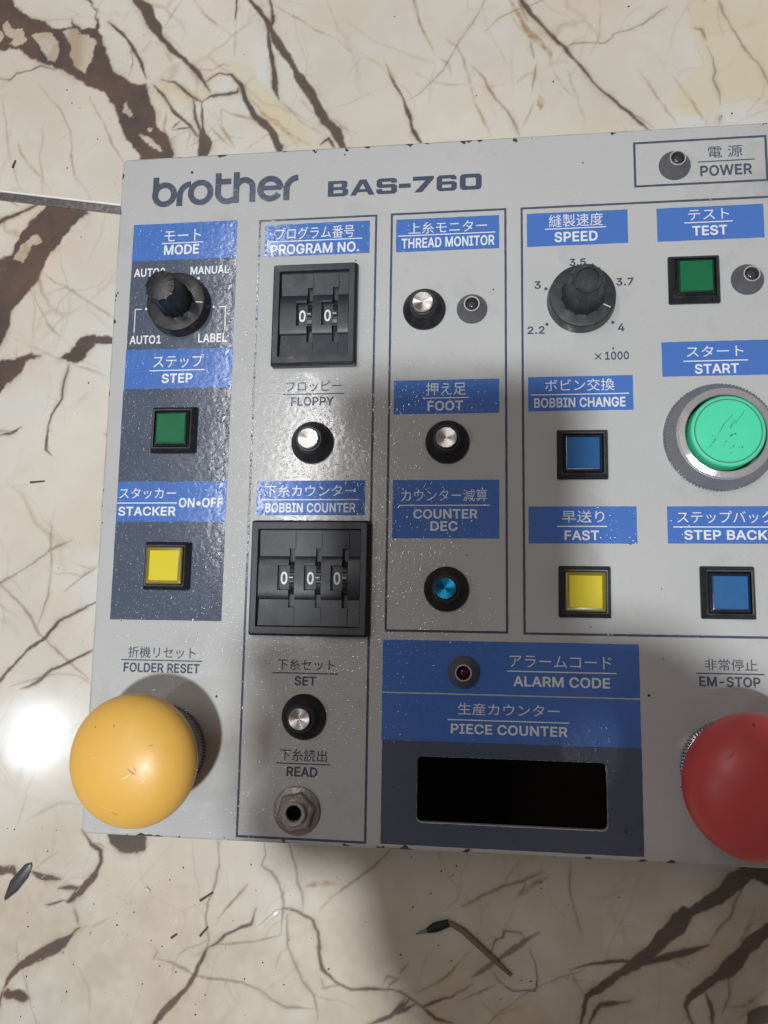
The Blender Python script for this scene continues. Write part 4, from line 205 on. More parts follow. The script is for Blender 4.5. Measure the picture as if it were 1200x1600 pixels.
def mix(nt, fac, a, b, mode='MIX'):
    m = N(nt, 'ShaderNodeMix', data_type='RGBA', blend_type=mode)
    for sock, v in ((m.inputs[0], fac), (m.inputs[6], a), (m.inputs[7], b)):
        if hasattr(v, 'is_linked') or hasattr(v, 'links'): nt.links.new(v, sock)
        elif isinstance(v, (int, float)): sock.default_value = v
        else: sock.default_value = (*v, 1)
    return m.outputs[2]
def mth(nt, op, a, b=None, clamp=False):
    m = N(nt, 'ShaderNodeMath', operation=op, use_clamp=clamp)
    for i, v in enumerate((a, b)):
        if v is None: continue
        if hasattr(v, 'links'): nt.links.new(v, m.inputs[i])
        else: m.inputs[i].default_value = v
    return m.outputs[0]
def bump(nt, h, strength, dist):
    b = N(nt, 'ShaderNodeBump'); b.inputs['Strength'].default_value = strength; b.inputs['Distance'].default_value = dist
    nt.links.new(h, b.inputs['Height']); return b.outputs['Normal']
def specks(nt, scale, size, density):
    """small irregular dirt specks: 0..1 mask"""
    v = N(nt, 'ShaderNodeTexVoronoi'); v.inputs['Scale'].default_value = scale
    nt.links.new(coords(nt), v.inputs['Vector'])
    sep = N(nt, 'ShaderNodeSeparateColor'); nt.links.new(v.outputs['Color'], sep.inputs[0])
    keep = mth(nt, 'LESS_THAN', sep.outputs[0], density)
    sz = mth(nt, 'MULTIPLY', sep.outputs[1], size)
    d = mth(nt, 'ADD', v.outputs['Distance'], mth(nt, 'MULTIPLY', noise(nt, scale*4, 1), .08))
    return mth(nt, 'MULTIPLY', keep, mth(nt, 'LESS_THAN', d, sz))
def orange_peel(nt):                        # nearly flat enamel with scattered small pimples
    a = noise(nt, 420, 1.5, .5); b = ramp(nt, noise(nt, 950, 1.0, .5), [(.60, 0.0), (.78, 1.0)])
    return mth(nt, 'ADD', mth(nt, 'MULTIPLY', a, .27), mth(nt, 'MULTIPLY', b, .31))
def wear_alpha(nt, p, th, scale=260):       # print rubbed off in small spots
    p_ = ramp(nt, noise(nt, scale, 5, .65), [(th, 1.0), (th+.015, 0.0)])
    nt.links.new(p_, p.inputs['Alpha'])
def paint(name, col, rough=.30, dirt=True, chips=False, spec=.5, wear=0):
    m, nt, p = newmat(name)
    c = mix(nt, ramp(nt, noise(nt, 14, 4), [(.35, 0.0), (.7, 1.0)]), [x*.96 for x in col], [min(1, x*1.04) for x in col])
    if dirt:
        g = ramp(nt, noise(nt, 38, 6, .7), [(.55, 0.0), (.80, .5)])
        c = mix(nt, g, c, [x*.55+.01 for x in col])
        c = mix(nt, specks(nt, 230, .17, .13), c, (.06, .052, .045))
    if chips:                               # bare dark metal where the paint is knocked off the folded edges
        sx, sy, sz = N(nt, 'ShaderNodeSeparateXYZ').outputs, None, None
        nt.links.new(coords(nt), nt.nodes[-1].inputs[0])
        ex = mth(nt, 'SUBTRACT', HOUSE_HX*MM, mth(nt, 'ABSOLUTE', sx[0])); ey = mth(nt, 'SUBTRACT', HOUSE_HY*MM, mth(nt, 'ABSOLUTE', sx[1]))
        e = mth(nt, 'MINIMUM', ex, ey)
        near = mth(nt, 'SUBTRACT', 1.0, mth(nt, 'DIVIDE', e, .0032), True)
        n = noise(nt, 170, 4, .6)
        k = ramp(nt, mth(nt, 'ADD', mth(nt, 'MULTIPLY', near, .20), n), [(.755, 0.0), (.77, 1.0)])
        c = mix(nt, k, c, mix(nt, noise(nt, 900, 2), (.03, .03, .035), (.12, .075, .05)))
        lo = mth(nt, 'SUBTRACT', 1.0, mth(nt, 'DIVIDE', e, .0012), True)
        c = mix(nt, mth(nt, 'MULTIPLY', lo, ramp(nt, noise(nt, 60, 4), [(.45, 0.0), (.65, .55)])), c, (.16, .14, .12))
    if hasattr(c, 'links'): nt.links.new(c, p.inputs['Base Color'])
    nt.links.new(ramp(nt, noise(nt, 55, 4), [(.3, rough*.8), (.75, rough*1.35)]), p.inputs['Roughness'])
    if wear: wear_alpha(nt, p, wear)
    p.inputs['Specular IOR Level'].default_value = spec
    nt.links.new(bump(nt, orange_peel(nt), PEEL, .0008), p.inputs['Normal'])
    return m
PEEL = .24
def plastic(name, col, rough=.4, vary=.12, dust=0.0, bumpk=.05, scale=120, sss=0.0, spec=.5, metal=0.0, dustcol=(.35, .33, .30)):
    m, nt, p = newmat(name)
    lo = [x*(1-vary) for x in col]; hi = [min(1, x*(1+vary)) for x in col]
    c = mix(nt, noise(nt, scale, 5, .6), lo, hi)
    if dust:
        c = mix(nt, ramp(nt, noise(nt, 260, 6, .75), [(.52, 0.0), (.78, dust)]), c, dustcol)
    nt.links.new(c, p.inputs['Base Color'])
    nt.links.new(ramp(nt, noise(nt, scale*1.7, 5), [(.3, rough*.75), (.75, min(1, rough*1.3))]), p.inputs['Roughness'])
    p.inputs['Metallic'].default_value = metal; p.inputs['Specular IOR Level'].default_value = spec
    if sss:
        p.inputs['Subsurface Weight'].default_value = sss; p.inputs['Subsurface Radius'].default_value = (1, .5, .2); p.inputs['Subsurface Scale'].default_value = .002
    if bumpk: nt.links.new(bump(nt, noise(nt, 900, 3), bumpk, .0004), p.inputs['Normal'])
    return m
hx0, hy0, hx1, hy1 = HOUSING[0]-.7, HOUSING[1]-.1, 103.0, HOUSING[3]+.5
HCX, HCY = (hx0+hx1)/2, (hy0+hy1)/2; HOUSE_HX, HOUSE_HY = (hx1-hx0)/2, (hy1-hy0)/2
M = {}
M['panel'] = paint('grey_paint', (.485, .488, .480), .15, chips=True)
M['blue'] = paint('blue_ink', (.070, .17, .49), .14, wear=.735)
M['slate'] = paint('slate_ink', (.080, .098, .138), .14, wear=.735)
M['white_ink'] = paint('white_ink', (.72, .74, .78), .2, dirt=False, wear=.685)
M['grey_ink'] = paint('dark_ink', (.070, .085, .125), .16, dirt=False, wear=.685)
M['black'] = plastic('black_plastic', (.014, .015, .019), .38, dust=.10)
M['black_worn'] = plastic('worn_black_plastic', (.014, .014, .017), .34, dust=.45, dustcol=(.13, .12, .12))
M['black_soft'] = plastic('black_switch_plastic', (.019, .022, .031), .36, dust=.22, dustcol=(.11, .115, .12))
M['black_dusty'] = plastic('dusty_black_plastic', (.030, .031, .036), .40, dust=.75, dustcol=(.11, .11, .12))
M['grey_plastic'] = plastic('grey_plastic', (.115, .115, .13), .45, dust=.25)
M['yellow'] = plastic('yellow_plastic', (.77, .45, .09), .40, .08, bumpk=.06, scale=60, sss=.25, dust=.22, dustcol=(.80, .55, .20))
M['red'] = plastic('red_plastic', (.65, .085, .08), .42, .15, bumpk=.03, scale=40, sss=.2)
M['mint'] = plastic('mint_plastic', (.075, .66, .39), .35, .05, bumpk=.03, sss=.2)
M['chrome'] = plastic('chrome', (.66, .62, .63), .17, .15, metal=.62, dust=.2, dustcol=(.35, .22, .22), bumpk=.10)
M['dull_metal'] = plastic('tarnished_metal', (.31, .29, .265), .38, .45, metal=.5, dust=.55, dustcol=(.12, .09, .065), bumpk=.5, scale=300)
M['steel'] = plastic('steel', (.55, .54, .52), .28, .2, metal=.7)
M['ring'] = plastic('bright_ring', (.55, .55, .55), .35, .1, metal=.4)
M['glass_black'] = plastic('dark_filter', (.002, .002, .0025), .10, 0, bumpk=0, spec=.12)
M['lens_clear'] = plastic('smoked_lens', (.05, .05, .055), .10, .1, bumpk=0)
M['lens_red'] = plastic('dark_red_lens', (.045, .006, .018), .08, .1, bumpk=0)
M['white'] = plastic('white_mark', (.62, .60, .56), .5, .1)
for k, c1, c2 in (('green', (.003, .125, .048), (.003, .030, .014)), ('amber', (.66, .54, .020), (.22, .175, .014)), ('azure', (.010, .100, .27), (.004, .016, .05))):
    M['lens_'+k] = plastic(k+'_lens', c1, .55, .05, bumpk=0, spec=.3); M['rim_'+k] = plastic(k+'_lens_rim', c2, .25, .05, bumpk=0)
def spun(name, col):                        # turned metal face: fine circular grooves
    m, nt, p = newmat(name)
    p.inputs['Base Color'].default_value = (*col, 1); p.inputs['Metallic'].default_value = 1.0; p.inputs['Roughness'].default_value = .32
    p.inputs['Anisotropic'].default_value = .85
    t = N(nt, 'ShaderNodeTangent', direction_type='RADIAL', axis='Z'); nt.links.new(t.outputs[0], p.inputs['Tangent'])
    return m
M['spun'] = spun('turned_aluminium', (.72, .68, .66)); M['spun_blue'] = spun('blue_anodised', (.02, .30, .52))

# ------------------------------------------------------------------ marble floor
def value_noise(x, y, cell, seed):
    rs = np.random.RandomState(seed); G = rs.rand(256, 256).astype(np.float32)
    u = x/cell + 1000; v = y/cell + 1000
    i = np.floor(u).astype(int); j = np.floor(v).astype(int); fu = u-i; fv = v-j
    fu = fu*fu*(3-2*fu); fv = fv*fv*(3-2*fv)
    g = lambda a, b: G[a % 256, b % 256]
    return ((g(i, j)*(1-fu)+g(i+1, j)*fu)*(1-fv) + (g(i, j+1)*(1-fu)+g(i+1, j+1)*fu)*fv)*2-1
def build_floor():
    x0, x1, y0, y1, st = -260.0, 150.0, -205.0, 320.0, 0.5
    nx = int((x1-x0)/st)+1; ny = int((y1-y0)/st)+1
    X, Y = np.meshgrid(x0+np.arange(nx)*st, y0+np.arange(ny)*st)
    X = X.astype(np.float32); Y = Y.astype(np.float32)
    jx = .9*value_noise(X, Y, 7, 1)+.55*value_noise(X, Y, 2.6, 2)+.35*value_noise(X, Y, 1.1, 3)
    jy = .9*value_noise(X, Y, 7, 4)+.55*value_noise(X, Y, 2.6, 5)+.35*value_noise(X, Y, 1.1, 6)
    WX, WY = X+jx*.42, Y+jy*.42
    wv = value_noise(X, Y, 6, 8)*.30+value_noise(X, Y, 2.2, 9)*.10
    PX, PY = X+jx*1.1+1.6*value_noise(X, Y, 14, 51), Y+jy*1.1+1.6*value_noise(X, Y, 14, 52)
    A = {k: np.zeros_like(X) for k in 'DOGTBH'}
    def seg_d(ax, ay, bx, by, gx, gy):
        dx, dy = bx-ax, by-ay; L = dx*dx+dy*dy+1e-9
        t = np.clip(((gx-ax)*dx+(gy-ay)*dy)/L, 0, 1)
        return np.hypot(gx-ax-t*dx, gy-ay-t*dy), t
    def window(xs, ys, pad):
        a = max(0, int((min(xs)-pad-x0)/st)); b = min(nx, int((max(xs)+pad-x0)/st)+2)
        c = max(0, int((min(ys)-pad-y0)/st)); d = min(ny, int((max(ys)+pad-y0)/st)+2)
        return slice(c, d), slice(a, b)
    def vein(kind, pts):
        amp, ch, soft = {'D': (.97, 'D', .6), 'R': (.7, 'D', .8), 'B': (.85, 'B', .6), 'O': (1, 'O', 1.2), 'G': (.9, 'G', .9), 'F': (.5, 'G', 1.2), 'Y': (.75, 'T', 3.0)}[kind]
        L_ = [0]
        for p, q in zip(pts, pts[1:]): L_.append(L_[-1]+math.hypot(q[0]-p[0], q[1]-p[1]))
        for n_, ((ax, ay, aw), (bx, by, bw)) in enumerate(zip(pts, pts[1:])):
            s = window((ax, bx), (ay, by), max(aw, bw)+4)
            if s[0].start >= s[0].stop or s[1].start >= s[1].stop: continue
            d, t = seg_d(ax, ay, bx, by, WX[s], WY[s])
            pos = L_[n_]+t*(L_[n_+1]-L_[n_]); ends = np.minimum(pos, L_[-1]-pos)
            hw = (.25+.75*np.clip(ends/max(2.0, min(7.0, .3*L_[-1])), 0, 1))*(aw+(bw-aw)*t)*(.58 if kind == 'O' else .5)*(1+wv[s]*1.5)
            v = np.clip((hw-d)/soft+.5, 0, 1)*amp
            if kind in 'OG': v = v**1.5*np.clip(.8+.5*value_noise(X[s], Y[s], 5, 41)+.35*value_noise(X[s], Y[s], 1.4, 42), .2, 1)
            A[ch][s] = np.maximum(A[ch][s], v)
            if kind in 'DB':
                A['H'][s] = np.maximum(A['H'][s], np.clip(1-(d-hw)/(1.2+1.6*max(aw, bw)**.5), 0, 1)**2*np.clip(.35+.9*value_noise(X[s], Y[s], 6, 12)+.4*value_noise(X[s], Y[s], 2, 13), 0, 1)*(1 if kind == 'D' else .6))
            if kind == 'D' and max(aw, bw) > .9:                       # ochre halo of the dark veins
                A['O'][s] = np.maximum(A['O'][s], np.clip((hw+.9-d)/1.6, 0, 1)*.55*np.clip(.5+value_noise(X[s], Y[s], 9, 11), 0, 1))
    def sdf(pts):
        s = window([p[0] for p in pts], [p[1] for p in pts], 6)
        gx, gy = PX[s], PY[s]; ins = np.zeros(gx.shape, bool); dm = np.full(gx.shape, 1e9, np.float32)
        n = len(pts)
        for i in range(n):
            ax, ay = pts[i]; bx, by = pts[(i+1) % n]
            d, _ = seg_d(ax, ay, bx, by, gx, gy); dm = np.minimum(dm, d)
            c = ((ay > gy) != (by > gy)) & (gx < (bx-ax)*(gy-ay)/((by-ay) if by != ay else 1e-9)+ax)
            ins ^= c
        return s, np.where(ins, dm, -dm)
    for pts in DARK:
        s, d = sdf(pts); A['D'][s] = np.maximum(A['D'][s], np.clip(d/.7+.5, 0, 1))
        A['O'][s] = np.maximum(A['O'][s], np.clip((d+1.0)/1.6, 0, 1)*.4)
        A['H'][s] = np.maximum(A['H'][s], np.clip(1+d/4, 0, 1)**2*np.clip(.4+.9*value_noise(X[s], Y[s], 7, 14), 0, 1))
    for pts in HOLES:
        s, d = sdf(pts); A['D'][s] *= 1-np.clip(d/.4+.5, 0, 1)
    for pts in TINT:
        s, d = sdf(pts); A['T'][s] = np.maximum(A['T'][s], np.clip(d/6+.3, 0, .7))
    st_ = np.clip((-70-Y+12*value_noise(X, Y, 40, 31)+8*value_noise(X, Y, 14, 32))/45, 0, 1)       # yellowed, dirtier slab towards the front, with body shade painted in
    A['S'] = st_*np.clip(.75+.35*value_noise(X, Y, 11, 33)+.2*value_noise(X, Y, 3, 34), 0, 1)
    for v in VEINS: vein(v[0], v[1])
    rs = random.Random(17)                                             # short side branches off the drawn veins
    for kd, pts in VEINS:
        if kd not in 'DB' or len(pts) < 3: continue
        for (ax, ay, aw), (bx, by, bw) in zip(pts, pts[1:]):
            if rs.random() > .2: continue
            a = math.atan2(by-ay, bx-ax)+rs.choice((-1, 1))*rs.uniform(.5, 1.3); px, py = ax, ay; P = []; w = min(.8, .45*aw+.15)
            for i in range(rs.randint(3, 6)):
                P.append((px, py, w)); w *= .72; st2 = rs.uniform(2.0, 4.5); a += rs.uniform(-.5, .5); px += st2*math.cos(a); py += st2*math.sin(a)
            vein(rs.choice('OOGGB'), P)
    rs = random.Random(5)                                              # faint hair veins everywhere
    for k in range(140):
        px, py = rs.uniform(x0, x1), rs.uniform(y0, y1); a = rs.choice((-1.05, -1.2, .75, .9))+rs.uniform(-.3, .3)
        P = []
        for i in range(rs.randint(4, 9)):
            P.append((px, py, rs.uniform(.2, .6))); a += rs.uniform(-.35, .35); px += 7*math.cos(a); py += 7*math.sin(a)
        vein(rs.choice('FFGO' if k % 3 else 'GBO'), P)
    keep = np.clip(1.15+.6*value_noise(X, Y, 9, 21)+.5*value_noise(X, Y, 2, 22), .45, 1)
    A['O'] *= keep; A['G'] *= keep; A['B'] *= np.clip(keep+.3, 0, 1)
    verts = np.zeros((nx*ny+4, 3), np.float32)
    verts[:nx*ny, 0] = X.ravel()*MM; verts[:nx*ny, 1] = Y.ravel()*MM
    E = 1.6; verts[nx*ny:, :2] = [(-E, -E), (E, -E), (E, E), (-E, E)]
    idx = np.arange(nx*ny).reshape(ny, nx)
    q = np.stack([idx[:-1, :-1], idx[:-1, 1:], idx[1:, 1:], idx[1:, :-1]], -1).reshape(-1, 4)
    me = bpy.data.meshes.new('marble_floor')
    big = []
    b = nx*ny
    bottom = list(idx[0, :]); right = list(idx[:, -1]); top = list(idx[-1, :]); left = list(idx[:, 0])
    big = [[b, b+1]+bottom[::-1], [b+1, b+2]+right[::-1], [b+2, b+3]+top, [b+3, b]+left]
    nl = q.size+sum(len(p) for p in big); npoly = len(q)+4
    me.vertices.add(len(verts)); me.vertices.foreach_set('co', verts.ravel())
    me.loops.add(nl); me.loops.foreach_set('vertex_index', np.concatenate([q.ravel()]+[np.array(p) for p in big]).astype(np.int32))
    starts = list(np.arange(len(q))*4); s = q.size
    for p in big: starts.append(s); s += len(p)
    me.polygons.add(npoly); me.polygons.foreach_set('loop_start', np.array(starts, np.int32))
    me.update(calc_edges=True); me.validate()
    for nm, k in (('dark', 'D'), ('ochre', 'O'), ('grey', 'G'), ('tint', 'T'), ('brown', 'B'), ('stain_shade', 'S'), ('halo', 'H')):
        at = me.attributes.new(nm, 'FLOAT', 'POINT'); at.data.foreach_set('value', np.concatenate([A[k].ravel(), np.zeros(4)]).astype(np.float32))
    m, nt, p = newmat('veined_marble')
    def attr(n):
        a = N(nt, 'ShaderNodeAttribute'); a.attribute_name = n; return a.outputs['Fac']
    c = mix(nt, ramp(nt, noise(nt, 9, 5, .6), [(.32, 0.0), (.68, 1.0)]), (.56, .51, .425), (.70, .65, .57))
    c = mix(nt, ramp(nt, noise(nt, 22, 4), [(.48, 0.0), (.70, .8)]), c, (.63, .515, .42))
    c = mix(nt, ramp(nt, noise(nt, 16, 3), [(.52, 0.0), (.72, .8)]), c, (.62, .65, .635))
    wn = N(nt, 'ShaderNodeTexNoise'); wn.inputs['Scale'].default_value = 26; wn.inputs['Detail'].default_value = 4; nt.links.new(coords(nt), wn.inputs['Vector'])
    wv_ = N(nt, 'ShaderNodeVectorMath', operation='MULTIPLY_ADD'); nt.links.new(wn.outputs['Color'], wv_.inputs[0]); wv_.inputs[1].default_value = (.03, .03, .03); nt.links.new(coords(nt), wv_.inputs[2])
    for sc_, wd, am, cc in ((21, .030, .58, (.32, .22, .12)), (44, .035, .38, (.36, .30, .23))):          # fine healed cracks
        ve = N(nt, 'ShaderNodeTexVoronoi', feature='DISTANCE_TO_EDGE'); ve.inputs['Scale'].default_value = sc_; nt.links.new(wv_.outputs[0], ve.inputs['Vector'])
        ln = ramp(nt, ve.outputs['Distance'], [(0.0, 1.0), (wd, 0.0)])
        c = mix(nt, mth(nt, 'MULTIPLY', ln, ramp(nt, noise(nt, sc_*.55, 3), [(.50, 0.0), (.68, am)])), c, cc)
    c = mix(nt, mth(nt, 'MULTIPLY', attr('tint'), .6), c, (.62, .50, .28))
    c = mix(nt, mth(nt, 'MULTIPLY', attr('stain_shade'), .65), c, (.42, .355, .25))
    c = mix(nt, mth(nt, 'MULTIPLY', attr('halo'), .55), c, (.34, .265, .19))
    c = mix(nt, mth(nt, 'MULTIPLY', attr('grey'), .55), c, (.30, .27, .20))
    c = mix(nt, mth(nt, 'MULTIPLY', attr('ochre'), .80), c, (.33, .19, .065))
    c = mix(nt, mth(nt, 'MULTIPLY', attr('brown'), .80), c, (.21, .14, .09))
    dk = mix(nt, ramp(nt, noise(nt, 45, 5, .65), [(.38, 0.0), (.64, 1.0)]), (.085, .066, .062), (.140, .088, .066))
    dk = mix(nt, ramp(nt, noise(nt, 420, 4, .7), [(.66, 0.0), (.75, .5)]), dk, (.30, .24, .20))
    c = mix(nt, attr('dark'), c, dk)
    c = mix(nt, specks(nt, 260, .16, .10), c, (.12, .095, .07))
    c = mix(nt, ramp(nt, noise(nt, 70, 6, .75), [(.60, 0.0), (.85, .35)]), c, (.40, .34, .27))
    nt.links.new(c, p.inputs['Base Color'])
    nt.links.new(ramp(nt, noise(nt, 30, 6, .7), [(.3, .08), (.6, .15), (.8, .28)]), p.inputs['Roughness'])
    nt.links.new(bump(nt, noise(nt, 60, 3), .05, .001), p.inputs['Normal'])
    p.inputs['Coat Weight'].default_value = .5; p.inputs['Coat Roughness'].default_value = .34
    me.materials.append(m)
    o = bpy.data.objects.new('marble_floor', me); COL.objects.link(o); o['kind'] = 'structure'
    o['label'] = 'cream marble floor with dark brown and ochre veins'
build_floor()

# metal divider strip between two slabs
def build_strip():
    a, b = Vector(STRIP[0]), Vector(STRIP[-1]); d = (b-a).normalized(); n = Vector((-d.y, d.x))
    a = a-d*300; b = b+d*500
    prof = [(2.6, 0), (2.6, .5), (2.45, .95), (2.1, 1.2), (1.7, 1.15), (1.45, .8), (1.3, .45), (-2.0, .4), (-2.1, 0)]
    nseg = 60; loops = []
    for i in range(nseg+1):
        c = a+(b-a)*i/nseg
        loops.append([(c.x+n.x*u, c.y+n.y*u, z+.02) for u, z in prof])
    V, F = [], []
    k = len(prof)
    for L in loops: V.extend(L)
    for i in range(nseg):
        for j in range(k-1): F.append((i*k+j, i*k+j+1, (i+1)*k+j+1, (i+1)*k+j))
    m = plastic('strip_metal', (.42, .42, .41), .24, .3, metal=.9, dust=.35, dustcol=(.16, .15, .14), bumpk=.1, scale=300)
    me = mesh_from('metal_strip', V, F, m, 35); me.materials.append(plastic('glint_white_rib', (.90, .90, .88), .40, .05, metal=.25, bumpk=.08, scale=300))  # near-white rib colour paints a constant glint along the strip
    for i, p in enumerate(me.polygons):
        if i % (k-1) < 5: p.material_index = 1
    o = put('metal_strip', me); o['kind'] = 'structure'
    o['label'] = 'thin metal divider strip set between two marble slabs'
build_strip()

# ------------------------------------------------------------------ the control box
box = bpy.data.objects.new('control_box', None); COL.objects.link(box); box.location = (HCX*MM, HCY*MM, 0)
box.empty_display_size = .05
tag(box, 'grey painted control box with knobs, buttons and blue legend plates lying on the marble', 'control panel')
def part(name, me, x, y, z=HB, parent=None, rz=0.0, label=None):
    """x, y, z in scene mm; parent defaults to the box"""
    if parent is None: return put(name, me, (x-HCX, y-HCY, z), box, rz, label)
    return put(name, me, (x, y, z), parent, rz, label)

# housing with the display window cut through the top
loops = []
for e, z in ((0, 0), (0, HB-1.1), (.10, HB-.62), (.42, HB-.2), (.95, HB)):
    loops.append(rrect(HOUSE_HX-e, HOUSE_HY-e, 2.2-e, z))
V, F = loft(loops, True, True)
house_me = mesh_from('housing', V, F, M['panel'], 40)
house = part('housing', house_me, HCX, HCY, 0)
wx0, wy0, wx1, wy1 = WINDOW; wcx, wcy, whx, why = (wx0+wx1)/2, (wy0+wy1)/2, (wx1-wx0)/2, (wy1-wy0)/2
V, F = loft([rrect(whx, why, 1.6, HB-4, wcx-HCX, wcy-HCY), rrect(whx, why, 1.6, HB+4, wcx-HCX, wcy-HCY)], True, True)
cut = put('cutter', mesh_from('cutter', V, F, M['panel']), (0, 0, 0), box)
md = house.modifiers.new('window', 'BOOLEAN'); md.object = cut; md.operation = 'DIFFERENCE'; md.solver = 'EXACT'
bpy.context.view_layer.update()
nm = bpy.data.meshes.new_from_object(house.evaluated_get(bpy.context.evaluated_depsgraph_get()))
house.modifiers.clear(); house.data = nm; nm.name = 'housing'; bpy.data.objects.remove(cut)
part('display_window', mesh_from('display_window', rrect(whx-.03, why-.03, 1.6), [tuple(range(20))], M['glass_black']), wcx, wcy, HB-1.6)

# legend plates, text and frames printed on the top
PZ, TZ = .07, .13
plates = {}
def ragged(L, step, amp):
    out = []
    for i, p in enumerate(L):
        q = L[(i+1) % len(L)]; n = max(1, int(math.hypot(q[0]-p[0], q[1]-p[1])/step))
        for j in range(n):
            t = j/n; k = random.uniform(-amp, amp) if 0 < j < n else 0
            dx, dy = q[0]-p[0], q[1]-p[1]; l = math.hypot(dx, dy) or 1
            out.append((p[0]+dx*t-dy/l*k, p[1]+dy*t+dx/l*k))
    return out
for k, (col, (x0, y0, x1, y1)) in PLATES.items():
    cx, cy = (x0+x1)/2, (y0+y1)/2
    L = [[(x0-cx, y0-cy), (x1-cx, y0-cy), (x1-cx, y1-cy), (x0-cx, y1-cy)]]
    L[0] = ragged(L[0], 1.2, .05)
    if k == 'piece_field':
        hole = [(p[0], p[1]) for p in rrect(whx+.06, why+.16, 1.7, 0, wcx-cx, wcy-cy-.12)]
        hole = [(p[0], p[1]) for p in ragged(hole, .7, .09)]
        L.append(hole)
    plates[k] = part('legend_plate' if col == 'b' else 'dark_field', poly2d('legend_plate', L, PZ, M['blue' if col == 'b' else 'slate']), cx, cy, HB)
    plates[k]['c'] = (cx, cy)
for k, (col, texts, lines) in LEGENDS.items():
    V, F = [], []
    pl = plates.get(k)
    ox, oy = pl['c'] if pl else (HCX, HCY)
    if not pl: ox, oy = texts[0][1], texts[0][2]
    for (s, cx, cy, w, h) in texts:
        fit_text(s, cx-ox, cy-oy, w, h, TZ, 0.0 if is_jp(s) else (17 if k in ('dial', 'speed_scale') else 22), V, F)
    for (x0, x1, y) in lines: stroke([(x0-ox, y-oy), (x1-ox, y-oy)], .36, TZ, V, F)
    if k == 'dial':
        for b in BRACKETS: stroke([(p[0]-ox, p[1]-oy) for p in b], .34, TZ, V, F)
        for (p, r) in DOTS_W: F.append(tuple(range(len(V), len(V)+14))); V.extend((p[0]-ox+r*math.cos(a*math.pi/7), p[1]-oy+r*math.sin(a*math.pi/7), TZ) for a in range(14))
    if k == 'speed_scale':
        tx, ty = TIMES_SIGN[0]-ox, TIMES_SIGN[1]-oy
        stroke([(tx-1.0, ty-1.0), (tx+1.0, ty+1.0)], .38, TZ, V, F); stroke([(tx-1.0, ty+1.0), (tx+1.0, ty-1.0)], .38, TZ+.006, V, F)
        for (p, r) in DOTS_G: F.append(tuple(range(len(V), len(V)+14))); V.extend((p[0]-ox+r*math.cos(a*math.pi/7), p[1]-oy+r*math.sin(a*math.pi/7), TZ) for a in range(14))
    me = mesh_from('legend_text', V, F, M['white_ink' if col == 'w' else 'grey_ink']); flip_up(me)
    if pl: part('legend_text', me, 0, 0, 0, pl)
    else: part('legend_text', me, ox, oy, HB)
for pl in plates.values(): del pl['c']
for k, (x0, y0, x1, y1) in FRAMES.items():
    t = .75; cx, cy = (x0+x1)/2, (y0+y1)/2; hx, hy = (x1-x0)/2, (y1-y0)/2
    L = [[(-hx, -hy), (hx, -hy), (hx, hy), (-hx, hy)], [(-hx+t, -hy+t), (hx-t, -hy+t), (hx-t, hy-t), (-hx+t, hy-t)]]
    part('frame_line', poly2d('frame_line', [ragged(l, 1.5, .035) for l in L], PZ, M['grey_ink']), cx, cy, HB)

# maker's lettering and the model number
def arc(cx, cy, r, a0, a1, n=22): return [(cx+r*math.cos(math.radians(a0+(a1-a0)*i/n)), cy-r*math.sin(math.radians(a0+(a1-a0)*i/n))) for i in range(n+1)]
LS = [[(86, 70), (86, 199)], arc(152, 199, 70, 0, 360, 40), [(265, 288), (265, 215)] + arc(348, 213, 83, 172, 92, 10), arc(418, 196, 72, 0, 360, 40),
      [(545, 63), (545, 205)] + arc(613, 203, 68, 185, 300, 14) + [(665, 255)], [(545, 127), (638, 127)], [(677, 62), (677, 285)],
      [(677, 190)] + arc(736, 181, 59, 172, 0, 16) + [(795, 284)], arc(922, 195, 72, 0, 328, 40), [(862, 190), (1004, 190)], [(1038, 285), (1038, 205)] + arc(1120, 207, 82, 172, 91, 10)]
_, lcx, lcy, lw, lh = LOGO
V, F = [], []
for i, s in enumerate(LS):
    pts = [((p[0]-589)/1062*lw, -(p[1]-176)/228*lh*1.04) for p in s]
    stroke(pts, (34 if i == 9 else 43)/1062*lw, TZ+.004*i, V, F)
me = mesh_from('maker_lettering', V, F, M['grey_ink']); flip_up(me); part('maker_lettering', me, lcx-.3, lcy+.6, HB)
_, mcx, mcy, mw, mh = MODEL
def rc(x0, y0, x1, y1, r=16): return [(p[0], p[1]) for p in rrect((x1-x0)/2, (y1-y0)/2, r, 0, (x0+x1)/2, (y0+y1)/2)]
def off(L, dx): return [(p[0]+dx, p[1]) for p in L]
